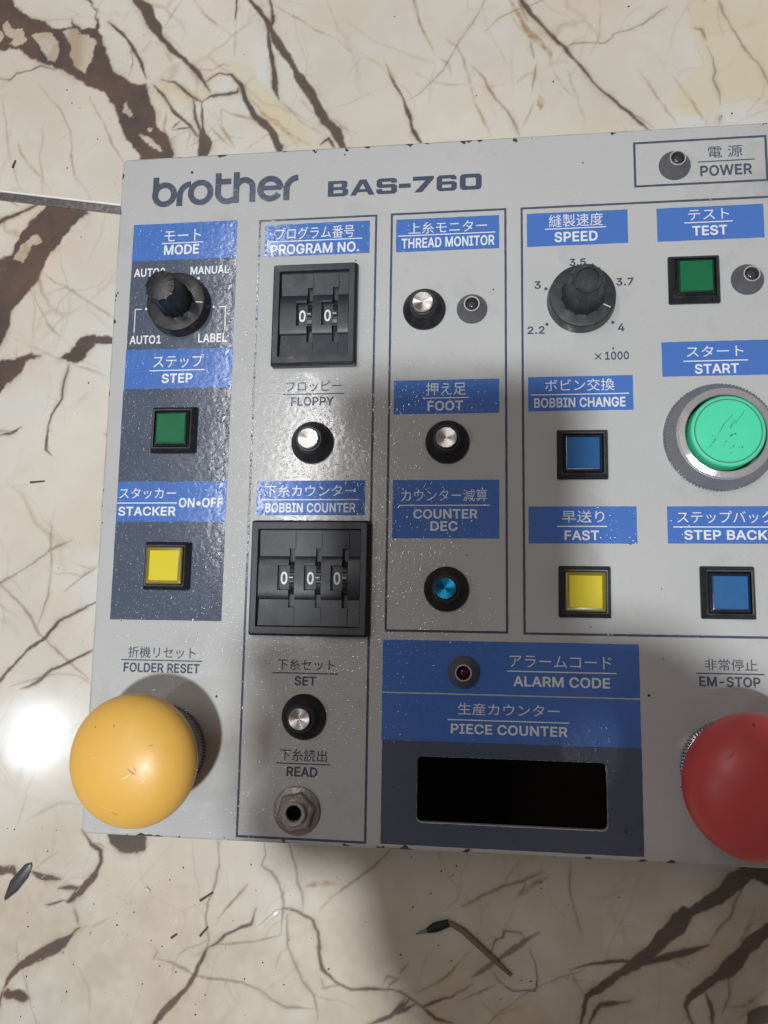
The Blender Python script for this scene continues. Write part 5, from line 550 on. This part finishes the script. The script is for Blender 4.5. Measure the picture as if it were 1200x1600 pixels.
G = [[off([(0, 0), (118, 0), (138, 10), (138, 42), (126, 52), (145, 66), (145, 96), (122, 110), (0, 110)], 55), off([(40, 22), (98, 22), (98, 44), (40, 44)], 55), off([(40, 66), (104, 66), (104, 88), (40, 88)], 55)],
     [off([(0, 110), (65, 0), (112, 0), (173, 110), (130, 110), (118, 88), (52, 88), (40, 110)], 215), off([(64, 68), (108, 68), (88, 28)], 215)],
     [off([(20, 0), (125, 0), (143, 12), (143, 34), (104, 34), (104, 24), (40, 24), (40, 42), (126, 42), (145, 56), (145, 96), (126, 110), (18, 110), (0, 98), (0, 74), (40, 74), (40, 87), (104, 87), (104, 66), (18, 66), (0, 54), (0, 14)], 400)],
     [[(557, 44), (640, 44), (640, 74), (557, 74)]],
     [off([(0, 0), (145, 0), (145, 20), (64, 110), (10, 110), (90, 28), (0, 28)], 655)],
     [off([(20, 0), (120, 0), (138, 14), (138, 32), (100, 32), (100, 24), (38, 24), (38, 44), (122, 44), (140, 58), (140, 94), (122, 110), (20, 110), (0, 94), (0, 16)], 820), off([(38, 66), (102, 66), (102, 88), (38, 88)], 820)],
     [rc(980, 0, 1130, 110, 26), rc(1020, 26, 1090, 84, 10)]]
LO = [[((p[0]-592)/1075*mw, -(p[1]-55)/110*mh) for p in l] for g in G for l in g]
part('model_lettering', poly2d('model_lettering', LO, TZ, M['grey_ink']), mcx, mcy, HB)

# rotary knobs
def knob(name, x, y, point_deg, label, recess):
    kmat = M['black_dusty' if recess else 'black_worn']
    sk, fk = lathe([(11.3, 0.1), (11.3, .4), (10.75, 4.4), (10.45, 4.75), (9.9, 4.85), (6.0, 5.0)], 96)
    k = part(name, mesh_from('skirt', sk, fk, kmat, 30), x, y, HB, label=label)
    nr = 12
    def rib(a):
        c = .5+.5*math.cos(nr*a); return 1+.085*c**6
    rb = 6.8 if recess else 6.0
    rt = 4.9 if recess else 5.35
    lp = [ring(rb, 4.8, 192, rib), ring(rb-.1, 5.4, 192, rib), ring(rt, 17.5, 192, rib), ring(rt-.12, 18.0, 192, rib), ring(rt-.5, 18.4, 192, lambda a: 1+.05*(.5+.5*math.cos(nr*a)))]
    if recess: lp += [ring(3.5, 18.4, 192), ring(3.3, 17.7, 192), ring(1.0, 17.85, 192)]
    else: lp += [ring(3.0, 18.65, 192), ring(1.2, 18.8, 192)]
    g, gf = loft(lp)
    part('grip', mesh_from('grip', g, gf, kmat, 38), 0, 0, 0, k, random.random())
    a = math.radians(point_deg); Vp, Fp = [], []
    lpz = [[(7.4, -.2, 4.8), (9.9, -.2, 4.7), (9.9, .2, 4.7), (7.4, .2, 4.8)], [(7.4, -.2, 5.02), (9.9, -.2, 4.94), (9.9, .2, 4.94), (7.4, .2, 5.02)]]
    Vp, Fp = loft(lpz)
    part('pointer_mark', mesh_from('pointer_mark', Vp, Fp, M['white']), 0, 0, 0, k, a)
    return k
knob('rotary_knob', KNOBS['mode'][0]-.2, KNOBS['mode'][1]+.5, -4, 'black ribbed mode knob on the dark dial field', False)
knob('rotary_knob', KNOBS['speed'][0]+.6, KNOBS['speed'][1], -27, 'black ribbed speed knob among the numbers 2.2 to 4', True)

# square lit push buttons
def sq_button(x, y, hue, label):
    V, F = loft([rrect(8.15, 8.15, .5), rrect(8.15, 8.15, .5, .9), rrect(7.95, 7.95, .5, 1.1), rrect(7.15, 7.15, .5, 3.0), rrect(6.95, 6.95, .4, 3.15), rrect(6.5, 6.5, .4, 3.1), rrect(6.45, 6.45, .4, 1.2)])
    b = part('push_button', mesh_from('bezel', V, F, M['black'], 30), x, y, HB, rz=random.uniform(-.012, .012), label=label)
    hs = 6.25 if hue == 'amber' else 5.75
    if hue != 'amber':
        V, F = loft([rrect(6.4, 6.4, .4, 1.3), rrect(6.3, 6.3, .4, 2.6), rrect(5.8, 5.8, .4, 3.3)]); part('cap_frame', mesh_from('cap_frame', V, F, M['black'], 30), 0, 0, 0, b)
    V, F = loft([rrect(hs, hs, .5, 1.3), rrect(hs, hs, .5, 3.6), rrect(hs-.3, hs-.3, .45, 4.0), rrect(hs-.65, hs-.65, .4, 4.1)])
    part('lens_cap', mesh_from('lens_cap', V, F, M['rim_'+hue], 30), 0, 0, 0, b)
    V, F = loft([rrect(5.05, 5.05, .3, 4.0), rrect(5.05, 5.05, .3, 4.16), rrect(4.9, 4.9, .3, 4.22)])
    part('lens_plate', mesh_from('lens_plate', V, F, M['lens_'+hue]), 0, 0, 0, b)
sq_button(*SQUARES['step'], 'green', 'dark green square push button under the STEP legend')
sq_button(*SQUARES['stacker'], 'amber', 'bright yellow square push button under the STACKER legend')
sq_button(*SQUARES['test'], 'green', 'green square push button under the TEST legend')
sq_button(*SQUARES['bobbin'], 'azure', 'dark blue square push button under the BOBBIN CHANGE legend')
sq_button(*SQUARES['fast'], 'amber', 'yellow square push button under the FAST legend')
sq_button(*SQUARES['back'], 'azure', 'bright blue square push button under the STEP BACK legend')

# small round pin buttons
def pin(x, y, mat, label):
    V, F = lathe([(7.3, 0), (7.35, .6), (7.0, 1.2), (5.2, 2.6), (4.65, 3.2), (4.5, 5.6), (4.2, 6.0), (3.6, 6.0), (3.55, 5.2)], 56)
    b = part('round_button', mesh_from('collar', V, F, M['black'], 35), x, y, HB, label=label)
    V, F = lathe([(3.45, 5.0), (3.45, 7.2), (3.25, 7.55), (2.2, 7.5), (.8, 7.38)], 48)
    part('metal_cap', mesh_from('metal_cap', V, F, M[mat], 50), 0, 0, 0, b)
pin(*PINS['thread'], 'spun', 'silver capped round button under THREAD MONITOR')
pin(*PINS['floppy'], 'spun', 'silver capped round button under FLOPPY')
pin(*PINS['foot'], 'spun', 'silver capped round button under FOOT')
pin(*PINS['counter'], 'spun_blue', 'blue capped round button under COUNTER DEC')
pin(*PINS['set'], 'spun', 'silver capped round button under SET')

# indicator lamps
def ind(x, y, lens, label):
    V, F = lathe([(5.2, 0), (5.2, .3), (5.0, .6), (2.75, 4.4), (2.6, 4.6)], 48, cap1=False)
    V2, F2 = lathe([(2.2, 4.6), (2.15, 2.6)], 48)
    b0 = len(V); V += V2; F += [tuple(i+b0 for i in f) for f in F2]
    b = part('indicator_lamp', mesh_from('cone', V, F, M['grey_plastic'], 40), x, y, HB, label=label)
    V, F = loft([ring(2.6, 4.55, 48), ring(2.6, 4.95, 48), ring(2.25, 4.95, 48), ring(2.2, 4.4, 48)], False, False)
    part('lens_ring', mesh_from('lens_ring', V, F, M['ring'], 30), 0, 0, 0, b)
    V, F = lathe([(2.1, 2.7)]+[(2.0*math.cos(t*math.pi/16), 2.9+1.6*math.sin(t*math.pi/16)) for t in range(0, 8)], 32)
    part('lens', mesh_from('lens', V, F, M[lens], 60), 0, 0, 0, b)
ind(*LAMPS['power'], 'lens_clear', 'grey cone lamp beside POWER'); ind(*LAMPS['thread'], 'lens_clear', 'grey cone lamp beside the thread monitor button')
ind(*LAMPS['test'], 'lens_clear', 'grey cone lamp beside the green TEST button'); ind(*LAMPS['alarm'], 'lens_red', 'cone lamp with dark red lens beside ALARM CODE')

# thumbwheel digit switches
def thumbwheel(x, y, hx, hy, xs, label):
    top = 4.0
    V, F = loft([rrect(hx, hy, .7, 0), rrect(hx, hy, .7, 2.2), rrect(hx-.5, hy-.5, .7, 2.5), rrect(hx-.55, hy-.55, .7, top-.2), rrect(hx-.8, hy-.8, .6, top), rrect(hx-2.6, hy-2.9, .4, top-.05), rrect(hx-3.0, hy-3.4, .3, 2.4)], False, False)
    ix, iy = hx-2.95, hy-3.35
    R = 7.2
    def zprof(v):                                                        # sunken face with a barrel across the middle
        a = abs(v)
        if a < R: return 1.9+1.25*math.sqrt(max(0, 1-(a/R)**2))
        return 1.9+(a-R)/(iy-R)*.55
    ysN = sorted(set([-iy, iy, -R, R]+[R*math.sin(t*math.pi/16) for t in range(-8, 9)]+[-4, 4, -9.8, 9.8]))
    def strip(xa, xb, cutr, deep):
        b = len(V); prof = []
        for v in ysN: prof.append((v, zprof(v)))
        if cutr:
            P2 = []; a0, a1 = cutr
            for v, z in prof:
                if v < a0-1e-6 or v > a1+1e-6: P2.append((v, z))
            lo = [p for p in P2 if p[0] < a0]; hi = [p for p in P2 if p[0] > a1]
            prof = lo+[(a0, zprof(a0)), (a0+.01, deep), (a1-.01, deep), (a1, zprof(a1))]+hi
        n = len(prof)
        for xx in (xa, xb):
            V.extend((xx, v, z) for v, z in prof); V.extend([(xx, iy, .1), (xx, -iy, .1)])
        m = n+2
        for i in range(m):
            j = (i+1) % m; F.append((b+i, b+j, b+m+j, b+m+i))
        F.append(tuple(b+i for i in range(m))); F.append(tuple(b+m+i for i in range(m))[::-1])
    cur = -ix; slots = []
    for c in xs:
        w0, w1, s1 = c-1.95, c+1.75, c+3.75
        strip(cur, w0, None, 0); strip(w0, w1, (-4.1, 4.1), 1.2); strip(w1, s1, (-9.8, 9.8), .5)
        cur = s1
    strip(cur, ix, None, 0)
    # raised joint ridges between the modules
    def bar(xa, xb, ya, yb, za, zb):
        b = len(V); V.extend([(xa, ya, za), (xb, ya, za), (xb, yb, za), (xa, yb, za), (xa, ya, zb), (xb, ya, zb), (xb, yb, zb), (xa, yb, zb)])
        for f in ((0, 3, 2, 1), (4, 5, 6, 7), (0, 1, 5, 4), (1, 2, 6, 5), (2, 3, 7, 6), (3, 0, 4, 7)): F.append(tuple(b+i for i in f))
    for c in [c+3.75 for c in xs]: bar(c-.06, c+.10, 9.9, iy-.1, 1.0, 2.62); bar(c-.06, c+.10, -iy+.1, -9.9, 1.0, 2.55)
    for c in xs: bar(c-1.95, c+1.74, 4.11, 4.8, 1.5, 3.2)
    bar(-ix, ix, iy-.05, iy+.35, 1.2, 2.75)
    b = part('thumbwheel_switch', mesh_from('switch_body', V, F, M['black_soft'], 32), x, y, HB, label=label)
    for c in xs:
        nt_ = 20
        def tooth(a): return 1.0 if math.cos(nt_*a) > -.35 else .93
        L = []
        for xx in (c+1.95, c+3.5):
            L.append([(xx, 8.4*tooth(2*math.pi*i/160)*math.sin(2*math.pi*i/160), -5.55+8.4*tooth(2*math.pi*i/160)*math.cos(2*math.pi*i/160)) for i in range(160)])
        keep = [[p for p in l if p[2] > .3] for l in L]
        for l in keep: l.sort(key=lambda p: p[1])
        n = len(keep[0]); VV = keep[0]+keep[1]; FF = [(i, i+1, n+i+1, n+i) for i in range(n-1)]+[tuple(range(n)), tuple(range(n, 2*n))]
        w = part('digit_wheel', mesh_from('digit_wheel', VV, FF, M['black_worn'], 30), 0, 0, 0, b)
        v2, f2 = [], []
        fit_text('0', c-.12, -.05, 2.3, 4.2, 1.28, 2, v2, f2); me = mesh_from('digit', v2, f2, M['white_ink']); flip_up(me)
        part('digit', me, 0, 0, 0, b)
        v2, f2 = [], []; stroke([(c+1.96, .1), (c+3.2, .1)], .3, 2.92, v2, f2); me = mesh_from('index_mark', v2, f2, M['white']); flip_up(me)
        part('index_mark', me, 0, 0, 0, b)
thumbwheel(THUMB2[0]-.1, THUMB2[1]+.6, 14.9, 18.3, (-4.3, 4.6), 'two digit black thumbwheel switch reading 0 0')
thumbwheel(THUMB3[0]-.4, THUMB3[1]+.1, 20.0, 19.1, (-8.6, .35, 9.3), 'three digit black thumbwheel switch reading 0 0 0')

# start button
def start_button(x, y):
    def knurl(k): return lambda a: 1+.012*(1 if math.cos(k*a) > 0 else -1)
    kn = knurl(96)
    V, F = loft([ring(17.1, 0, 768, kn), ring(17.2, 2.6, 768, kn), ring(16.9, 3.1, 768), ring(16.4, 3.6, 768), ring(14.7, 7.0, 768), ring(14.2, 7.2, 768)], False, False)
    b = part('start_button', mesh_from('collar', V, F, M['grey_metal'], 30), x, y, HB, label='large mint green round start button in a chrome ring')
    V, F = loft([ring(14.5, 6.8, 96), ring(14.5, 7.4, 96), ring(14.2, 7.9, 96), ring(12.5, 8.3, 96), ring(12.2, 8.05, 96), ring(12.0, 4.0, 96)], False, False)
    part('chrome_ring', mesh_from('chrome_ring', V, F, M['chrome'], 35), 0, 0, 0, b)
    V, F = lathe([(11.3, 3.0), (11.25, 9.6), (11.05, 10.3), (10.7, 10.55), (10.15, 10.6), (10.1, 10.35), (9.75, 10.35), (9.7, 10.6), (5, 10.7), (1, 10.72)], 96)
    part('button_cap', mesh_from('button_cap', V, F, M['mint'], 30), 0, 0, 0, b)
    V, F = loft([ring(10.08, 10.40, 96), ring(9.77, 10.40, 96)], False, False); me = mesh_from('groove', V, F, M['groove']); part('groove', me, 0, 0, 0, b)  # darker ring on the groove floor
    V, F = [], []
    rs = random.Random(3)
    for (ax, ay, bx, by, w) in ((-5.6, -5.0, -1.0, 2.4, .22), (-1.0, 2.4, 1.4, 5.0, .12), (.6, .9, 2.0, 3.3, .25), (2.2, 2.4, 5.0, 6.3, .22)):
        n = 9; pts = [(ax+(bx-ax)*i/n+rs.uniform(-.12, .12), ay+(by-ay)*i/n+rs.uniform(-.12, .12)) for i in range(n+1)]
        stroke(pts, [w*rs.uniform(.3, 1.3) for _ in pts], 10.74, V, F)
    for (px, py, r) in ((.7, -1.6, .5), (2.0, -1.0, .5), (1.2, -1.2, .35), (-.8, -3.3, .3), (1.3, -4.9, .35), (3.9, -5.2, .4), (3.0, -5.2, .25), (.4, -6.9, .25), (-4.8, -1.6, .3), (-3.9, -2.9, .3), (.4, -5.4, .2), (-1.6, -4.6, .22)):
        k = 8; bse = len(V); V.extend((px+r*rs.uniform(.4, 1)*math.cos(i*6.283/k), py+r*rs.uniform(.4, 1)*math.sin(i*6.283/k), 10.745) for i in range(k)); F.append(tuple(range(bse, bse+k)))
    me = mesh_from('scratch_marks', V, F, M['scratch']); flip_up(me); part('scratch_marks', me, 0, 0, 0, b)
M['grey_metal'] = plastic('grey_collar_metal', (.25, .255, .28), .38, .15, metal=.35, dust=.35, dustcol=(.11, .11, .11), bumpk=.2)
M['scratch'] = plastic('scratch_dirt', (.025, .20, .125), .6); M['groove'] = plastic('groove_dark', (.10, .16, .13), .6)
start_button(*START)

# mushroom buttons
def mushroom(x, y, r, z0, dome, mat, label):
    def kn(a): return 1+.018*(1 if math.cos(84*a) > 0 else -1)
    V, F = loft([ring(14.2, 0, 672, kn), ring(14.2, 2.4, 672, kn), ring(13.6, 2.9, 672), ring(12.4, 3.4, 672), ring(12.2, 7.5, 672), ring(10.2, 7.9, 672), ring(9.6, z0+1, 672)], False, False)
    b = part('mushroom_button', mesh_from('collar', V, F, M['chrome_knurl'], 30), x, y, HB, label=label)
    pr = [(9.4, z0+.6), (r-2.2, z0), (r-.7, z0+.3), (r-.1, z0+1.3), (r, z0+2.6)]
    for i in range(1, 15):
        a = math.radians(i*6.2); pr.append((r*math.cos(a)**.92, z0+2.6+dome*math.sin(a)))
    V, F = lathe(pr, 96)
    part('mushroom_cap', mesh_from('mushroom_cap', V, F, M[mat], 50), 0, 0, 0, b)
    return b
M['chrome_knurl'] = plastic('worn_chrome', (.40, .38, .38), .25, .3, metal=.9, dust=.5, dustcol=(.08, .07, .07))
YB = mushroom(YELLOW[0]-.7, YELLOW[1], 19.9, 20.5, 10.5, 'yellow', 'domed yellow mushroom button under FOLDER RESET')
RB = mushroom(RED[0]+.6, RED[1], 19.7, 24.0, 11.0, 'red', 'domed red emergency stop mushroom button')

# nicks and scuffs on the mushroom caps
def scuffs(btn, r, z0, dome, lines, mat):
    V, F = [], []
    def zz(x, y):
        q = min(.999, (math.hypot(x, y)/r))**(1/.92); return z0+2.6+dome*math.sin(math.acos(q))+.05
    for pts, w in lines:
        b = len(V); v, f = [], []; stroke(pts, w, 0, v, f)
        V += [(p[0], p[1], zz(p[0], p[1])) for p in v]; F += [tuple(b+i for i in q) for q in f]
    me = mesh_from('scuff_marks', V, F, mat, 60); flip_up(me)
    part('scuff_marks', me, 0, 0, 0, btn)
def nick(x, y, a, l, w, n=6, bend=.3):
    return ([(x+l*(t/n-.5)*math.cos(a+bend*(t/n-.5))+random.uniform(-.05, .05), y+l*(t/n-.5)*math.sin(a+bend*(t/n-.5))+random.uniform(-.05, .05)) for t in range(n+1)], [w*(.25+math.sin(math.pi*t/n)*random.uniform(.6, 1)) for t in range(n+1)])
nk_y = plastic('nick_dirt', (.26, .13, .03), .6); nk_l = plastic('pale_scuff', (.85, .62, .27), .5); nk_r = plastic('red_nick_dirt', (.16, .015, .018), .6)
scuffs(YB, 19.9, 20.5, 10.5, [nick(4.0, -1.6, -.5, 3.4, .22), nick(5.0, -.9, -.9, 2.0, .16), nick(-9.2, 10.5, 1.2, .7, .3), nick(-2.9, 11.2, 1.5, .8, .25), nick(-1.5, -14.0, -.4, 1.6, .16), nick(9, 6, .4, 1.2, .15)], nk_y)
scuffs(YB, 19.9, 20.5, 10.5, [nick(2.5, -3.0, .6, 3.0, .5), nick(-4.5, -12.5, -.3, 4.0, .22), nick(7.5, -4, .9, 2.2, .3), nick(-8, 2, .2, 2.5, .2)], nk_l)
scuffs(RB, 19.7, 24.0, 11.0, [nick(1.5, 5.5, -.9, 2.2, .22), nick(-2.0, 17.0, -.8, .9, .45), nick(-9, 9, .8, 4.0, .18)], nk_r)

# jack socket
V, F = lathe([(7.6, .05), (7.6, .8), (7.3, 1.05), (4.0, 1.1)], 64)
jk = part('jack_socket', mesh_from('washer', V, F, M['dull_metal'], 40), *JACK, HB, label='tarnished metal jack socket under READ')
hexr = lambda r, z: [(r*math.cos(math.radians(60*i+14)), r*math.sin(math.radians(60*i+14)), z) for i in range(6)]
V, F = loft([hexr(6.3, 1.0), hexr(6.3, 2.6), hexr(5.7, 3.1)]); part('hex_nut', mesh_from('hex_nut', V, F, M['dull_metal']), 0, 0, 0, jk)
V, F = lathe([(3.7, 3.0), (3.7, 4.6), (3.4, 5.0), (2.75, 5.0), (2.45, 4.7), (2.4, 1.2)], 48, cap1=False)
part('barrel', mesh_from('barrel', V, F, M['steel'], 35), 0, 0, 0, jk)
V, F = lathe([(2.42, 3.25), (.3, 3.2)], 32); part('socket_hole', mesh_from('socket_hole', V, F, M['glass_black']), 0, 0, 0, jk)

# ------------------------------------------------------------------ litter on the floor
M['wood'] = plastic('dry_stalk', (.19, .14, .085), .6, .3, scale=600, bumpk=.3); M['char'] = plastic('charred', (.008, .008, .009), .7)
M['ash'] = plastic('ash', (.18, .16, .13), .8, .3); M['husk'] = plastic('dark_husk', (.055, .052, .058), .45, .4, scale=700)
M['clear'] = plastic('pale_flake', (.62, .58, .50), .25, .15, scale=500); M['stick'] = plastic('brown_stick', (.075, .05, .035), .7, .3)
def tube(pts, rads, n=10, cz=None):
    loops = []
    for i, p in enumerate(pts):
        a = pts[max(0, i-1)]; c = pts[min(len(pts)-1, i+1)]; d = Vector((c[0]-a[0], c[1]-a[1])).normalized(); r = rads[i]
        z0 = max(rads) if cz is None else cz
        loops.append([(p[0]-d.y*r*math.cos(t*6.2832/n), p[1]+d.x*r*math.cos(t*6.2832/n), z0+r*.8*math.sin(t*6.2832/n)) for t in range(n)])
    return loft(loops, True, True)
def local(pts):
    cx = sum(p[0] for p in pts)/len(pts); cy = sum(p[1] for p in pts)/len(pts); return [(p[0]-cx, p[1]-cy) for p in pts], cx, cy
L, cx, cy = local(MATCH)
mt = bpy.data.objects.new('spent_match', None); COL.objects.link(mt); mt.location = (cx*MM, cy*MM, 0); mt.empty_display_size = .01
tag(mt, 'burnt match stalk with a black charred head lying below the box', 'match')
V, F = tube(L, [.8, .95, 1.1, 1.05, .6]); put('stalk', mesh_from('stalk', V, F, M['wood'], 60), (0, 0, 0), mt)
T = [(p[0]-cx, p[1]-cy) for p in MATCH_TIP]
V, F = tube(T[1:], [.9, 1.75, 1.35], cz=1.3); put('charred_head', mesh_from('charred_head', V, F, M['char'], 60), (0, 0, 0), mt)
V, F = tube(T[:2], [.3, .8], cz=.9); put('ash_tip', mesh_from('ash_tip', V, F, M['ash'], 60), (0, 0, 0), mt)
def flake(name, pts, mat, h, label, cat, tilt=0.0, dome=.5):
    L, cx, cy = local(pts)
    lp = [[(p[0], p[1], .05) for p in L], [(p[0], p[1], h*.5) for p in L], [(p[0]*.55, p[1]*.55, h) for p in L], [(p[0]*.15, p[1]*.15, h*1.1) for p in L]]
    V, F = loft(lp, True, True)
    o = put(name, mesh_from(name, V, F, M[mat], 25), (cx, cy, .0)); tag(o, label, cat); return o
flake('seed_husk', HUSK, 'husk', 1.6, 'slender dark grey seed husk at the lower left of the floor', 'husk')
flake('shell_flake', SHARD, 'clear', .7, 'slim pale translucent flake with a dark rim below the box', 'flake')
flake('stone_chip', CHIP, 'clear', .9, 'tiny shiny white chip on the floor below the yellow button', 'chip')
flake('stone_chip', CHIP2, 'clear', .7, 'small white chip beside the dark veins above the box', 'chip')
for s, lb in zip(STICKS, ('short dark stick slanting up by the thin vein under the box', 'short dark splinter beside the vein fork below the box', 'short grey stick on the slab above the metal strip', 'tiny dark stick lowest of the splinters below the box', 'thin dark splinter on the bare marble left of the box')):
    L, cx, cy = local(s); V, F = tube(L, [.45, .32], 6)
    o = put('splinter', mesh_from('splinter', V, F, M['stick'], 60), (cx, cy, 0)); tag(o, lb, 'splinter', 'dry splinters on the floor')
V, F = [], []; rs = random.Random(11)
sp = list(SPECKS)
for i in range(420):
    x, y = rs.uniform(-235, 120), rs.uniform(-165, 285)
    if rs.random() < .35: x, y = rs.uniform(-200, -60), rs.uniform(-150, -82)
    if hx0-1 < x < hx1+1 and hy0-1 < y < hy1+1: continue
    sp.append((x, y, rs.uniform(.05, .2)))
for p in sp:
    r = p[2] if len(p) > 2 else rs.uniform(.22, .48); k = 7; b = len(V)
    el = rs.uniform(.35, 1); a0 = rs.uniform(0, 3)
    for z, s in ((.02, 1.0), (r*.5, .75)):
        for i in range(k):
            a = i*6.2832/k; u = r*s*rs.uniform(.55, 1.2)*math.cos(a); v = r*s*el*math.sin(a)
            V.append((p[0]+u*math.cos(a0)-v*math.sin(a0), p[1]+u*math.sin(a0)+v*math.cos(a0), z))
    for i in range(k): j = (i+1) % k; F.append((b+i, b+j, b+k+j, b+k+i))
    F.append(tuple(b+k+i for i in range(k)))
o = put('grit', mesh_from('grit', V, F, plastic('grit', (.045, .04, .035), .8, .4, scale=900))); o['kind'] = 'stuff'; o['label'] = 'dark grit specks scattered over the marble'
V, F = [], []
for i in range(150):
    x, y = rs.gauss(-150, 38), rs.gauss(-112, 22)
    if hx0-3 < x < hx1+3 and hy0-3 < y < hy1: continue
    a = math.radians(rs.gauss(48, 12)); l = rs.uniform(1, 5)*rs.random()+.6
    pts = [(x+l*t*math.cos(a)+rs.uniform(-.06, .06), y+l*t*math.sin(a)+rs.uniform(-.06, .06)) for t in (0, .25, .5, .75, 1)]
    v, f = tube(pts, [.03, .07, .08, .06, .03], 5); b = len(V); V += v; F += [tuple(b+i for i in q) for q in f]
o = put('lint', mesh_from('lint', V, F, plastic('lint', (.75, .72, .66), .6, .1))); o['kind'] = 'stuff'; o['label'] = 'pale lint fibres lying on the marble'

# ------------------------------------------------------------------ the phone the picture is taken with (just behind the lens)
V, F = loft([rrect(36, 73.5, 9, 1.2), rrect(36.6, 74, 9, 2.5), rrect(36.6, 74, 9, 7.5), rrect(36, 73.5, 9, 8.6)], True, True)
ph = bpy.data.objects.new('phone', mesh_from('phone', V, F, M['black'], 40)); COL.objects.link(ph)
ph.matrix_world = cam.matrix_world @ Matrix.Translation((-.022, -.060, 0))
tag(ph, 'black phone held flat above the box to take the picture', 'phone')
# the hand and forearm holding the phone
def limb(pts, V, F):
    for (a, ra), (b, rb) in zip(pts, pts[1:]):
        a = Vector(a); b = Vector(b); n = max(2, int((b-a).length/(min(ra, rb)*.35)))
        for i in range(n+1):
            c = a+(b-a)*i/n; r = ra+(rb-ra)*i/n; base = len(V); m, k = 8, 14
            for u in range(m+1):
                for w in range(k):
                    th = math.pi*u/m; ph = 2*math.pi*w/k
                    V.append((c.x+r*math.sin(th)*math.cos(ph), c.y+r*math.sin(th)*math.sin(ph), c.z+r*.8*math.cos(th)))
            for u in range(m):
                for w in range(k): F.append((base+u*k+w, base+(u+1)*k+w, base+(u+1)*k+(w+1) % k, base+u*k+(w+1) % k))
V, F = [], []
limb([((110, -640, 420), 60), ((75, -420, 405), 55), ((35, -260, 385), 42), ((10, -200, 370), 40), ((-12, -160, 355), 40)], V, F)
limb([((-12, -160, 355), 40), ((-30, -128, 348), 32), ((-36, -100, 342), 20)], V, F)
limb([((10, -200, 370), 38), ((38, -150, 355), 40), ((58, -128, 345), 38), ((46, -102, 340), 27), ((28, -76, 336), 17), ((12, -68, 328), 12), ((-4, -66, 322), 9)], V, F)
limb([((46, -108, 342), 26), ((6, -132, 346), 26)], V, F)
for k in range(4):
    y = -134+21*k
    limb([((-30, -130+12*k, 346), 14), ((-62, y, 338), 11.5), ((-72, y+2, 322), 10), ((-62, y+3, 303), 8.5), ((-48, y+4, 301), 7)], V, F)
hm = mesh_from('person', V, F, None)
ho = bpy.data.objects.new('person', hm); COL.objects.link(ho)
rm = ho.modifiers.new('skin', 'REMESH'); rm.mode = 'VOXEL'; rm.voxel_size = .003; rm.use_smooth_shade = True
sm = ho.modifiers.new('smooth', 'SMOOTH'); sm.iterations = 6; sm.factor = .5
bpy.context.view_layer.update()
me = bpy.data.meshes.new_from_object(ho.evaluated_get(bpy.context.evaluated_depsgraph_get())); ho.modifiers.clear(); ho.data = me; me.name = 'person'
me.materials.clear(); me.materials.append(plastic('skin', (.48, .28, .20), .5, .06))
tag(ho, 'forearm and hand of the person holding the phone above the box', 'person')
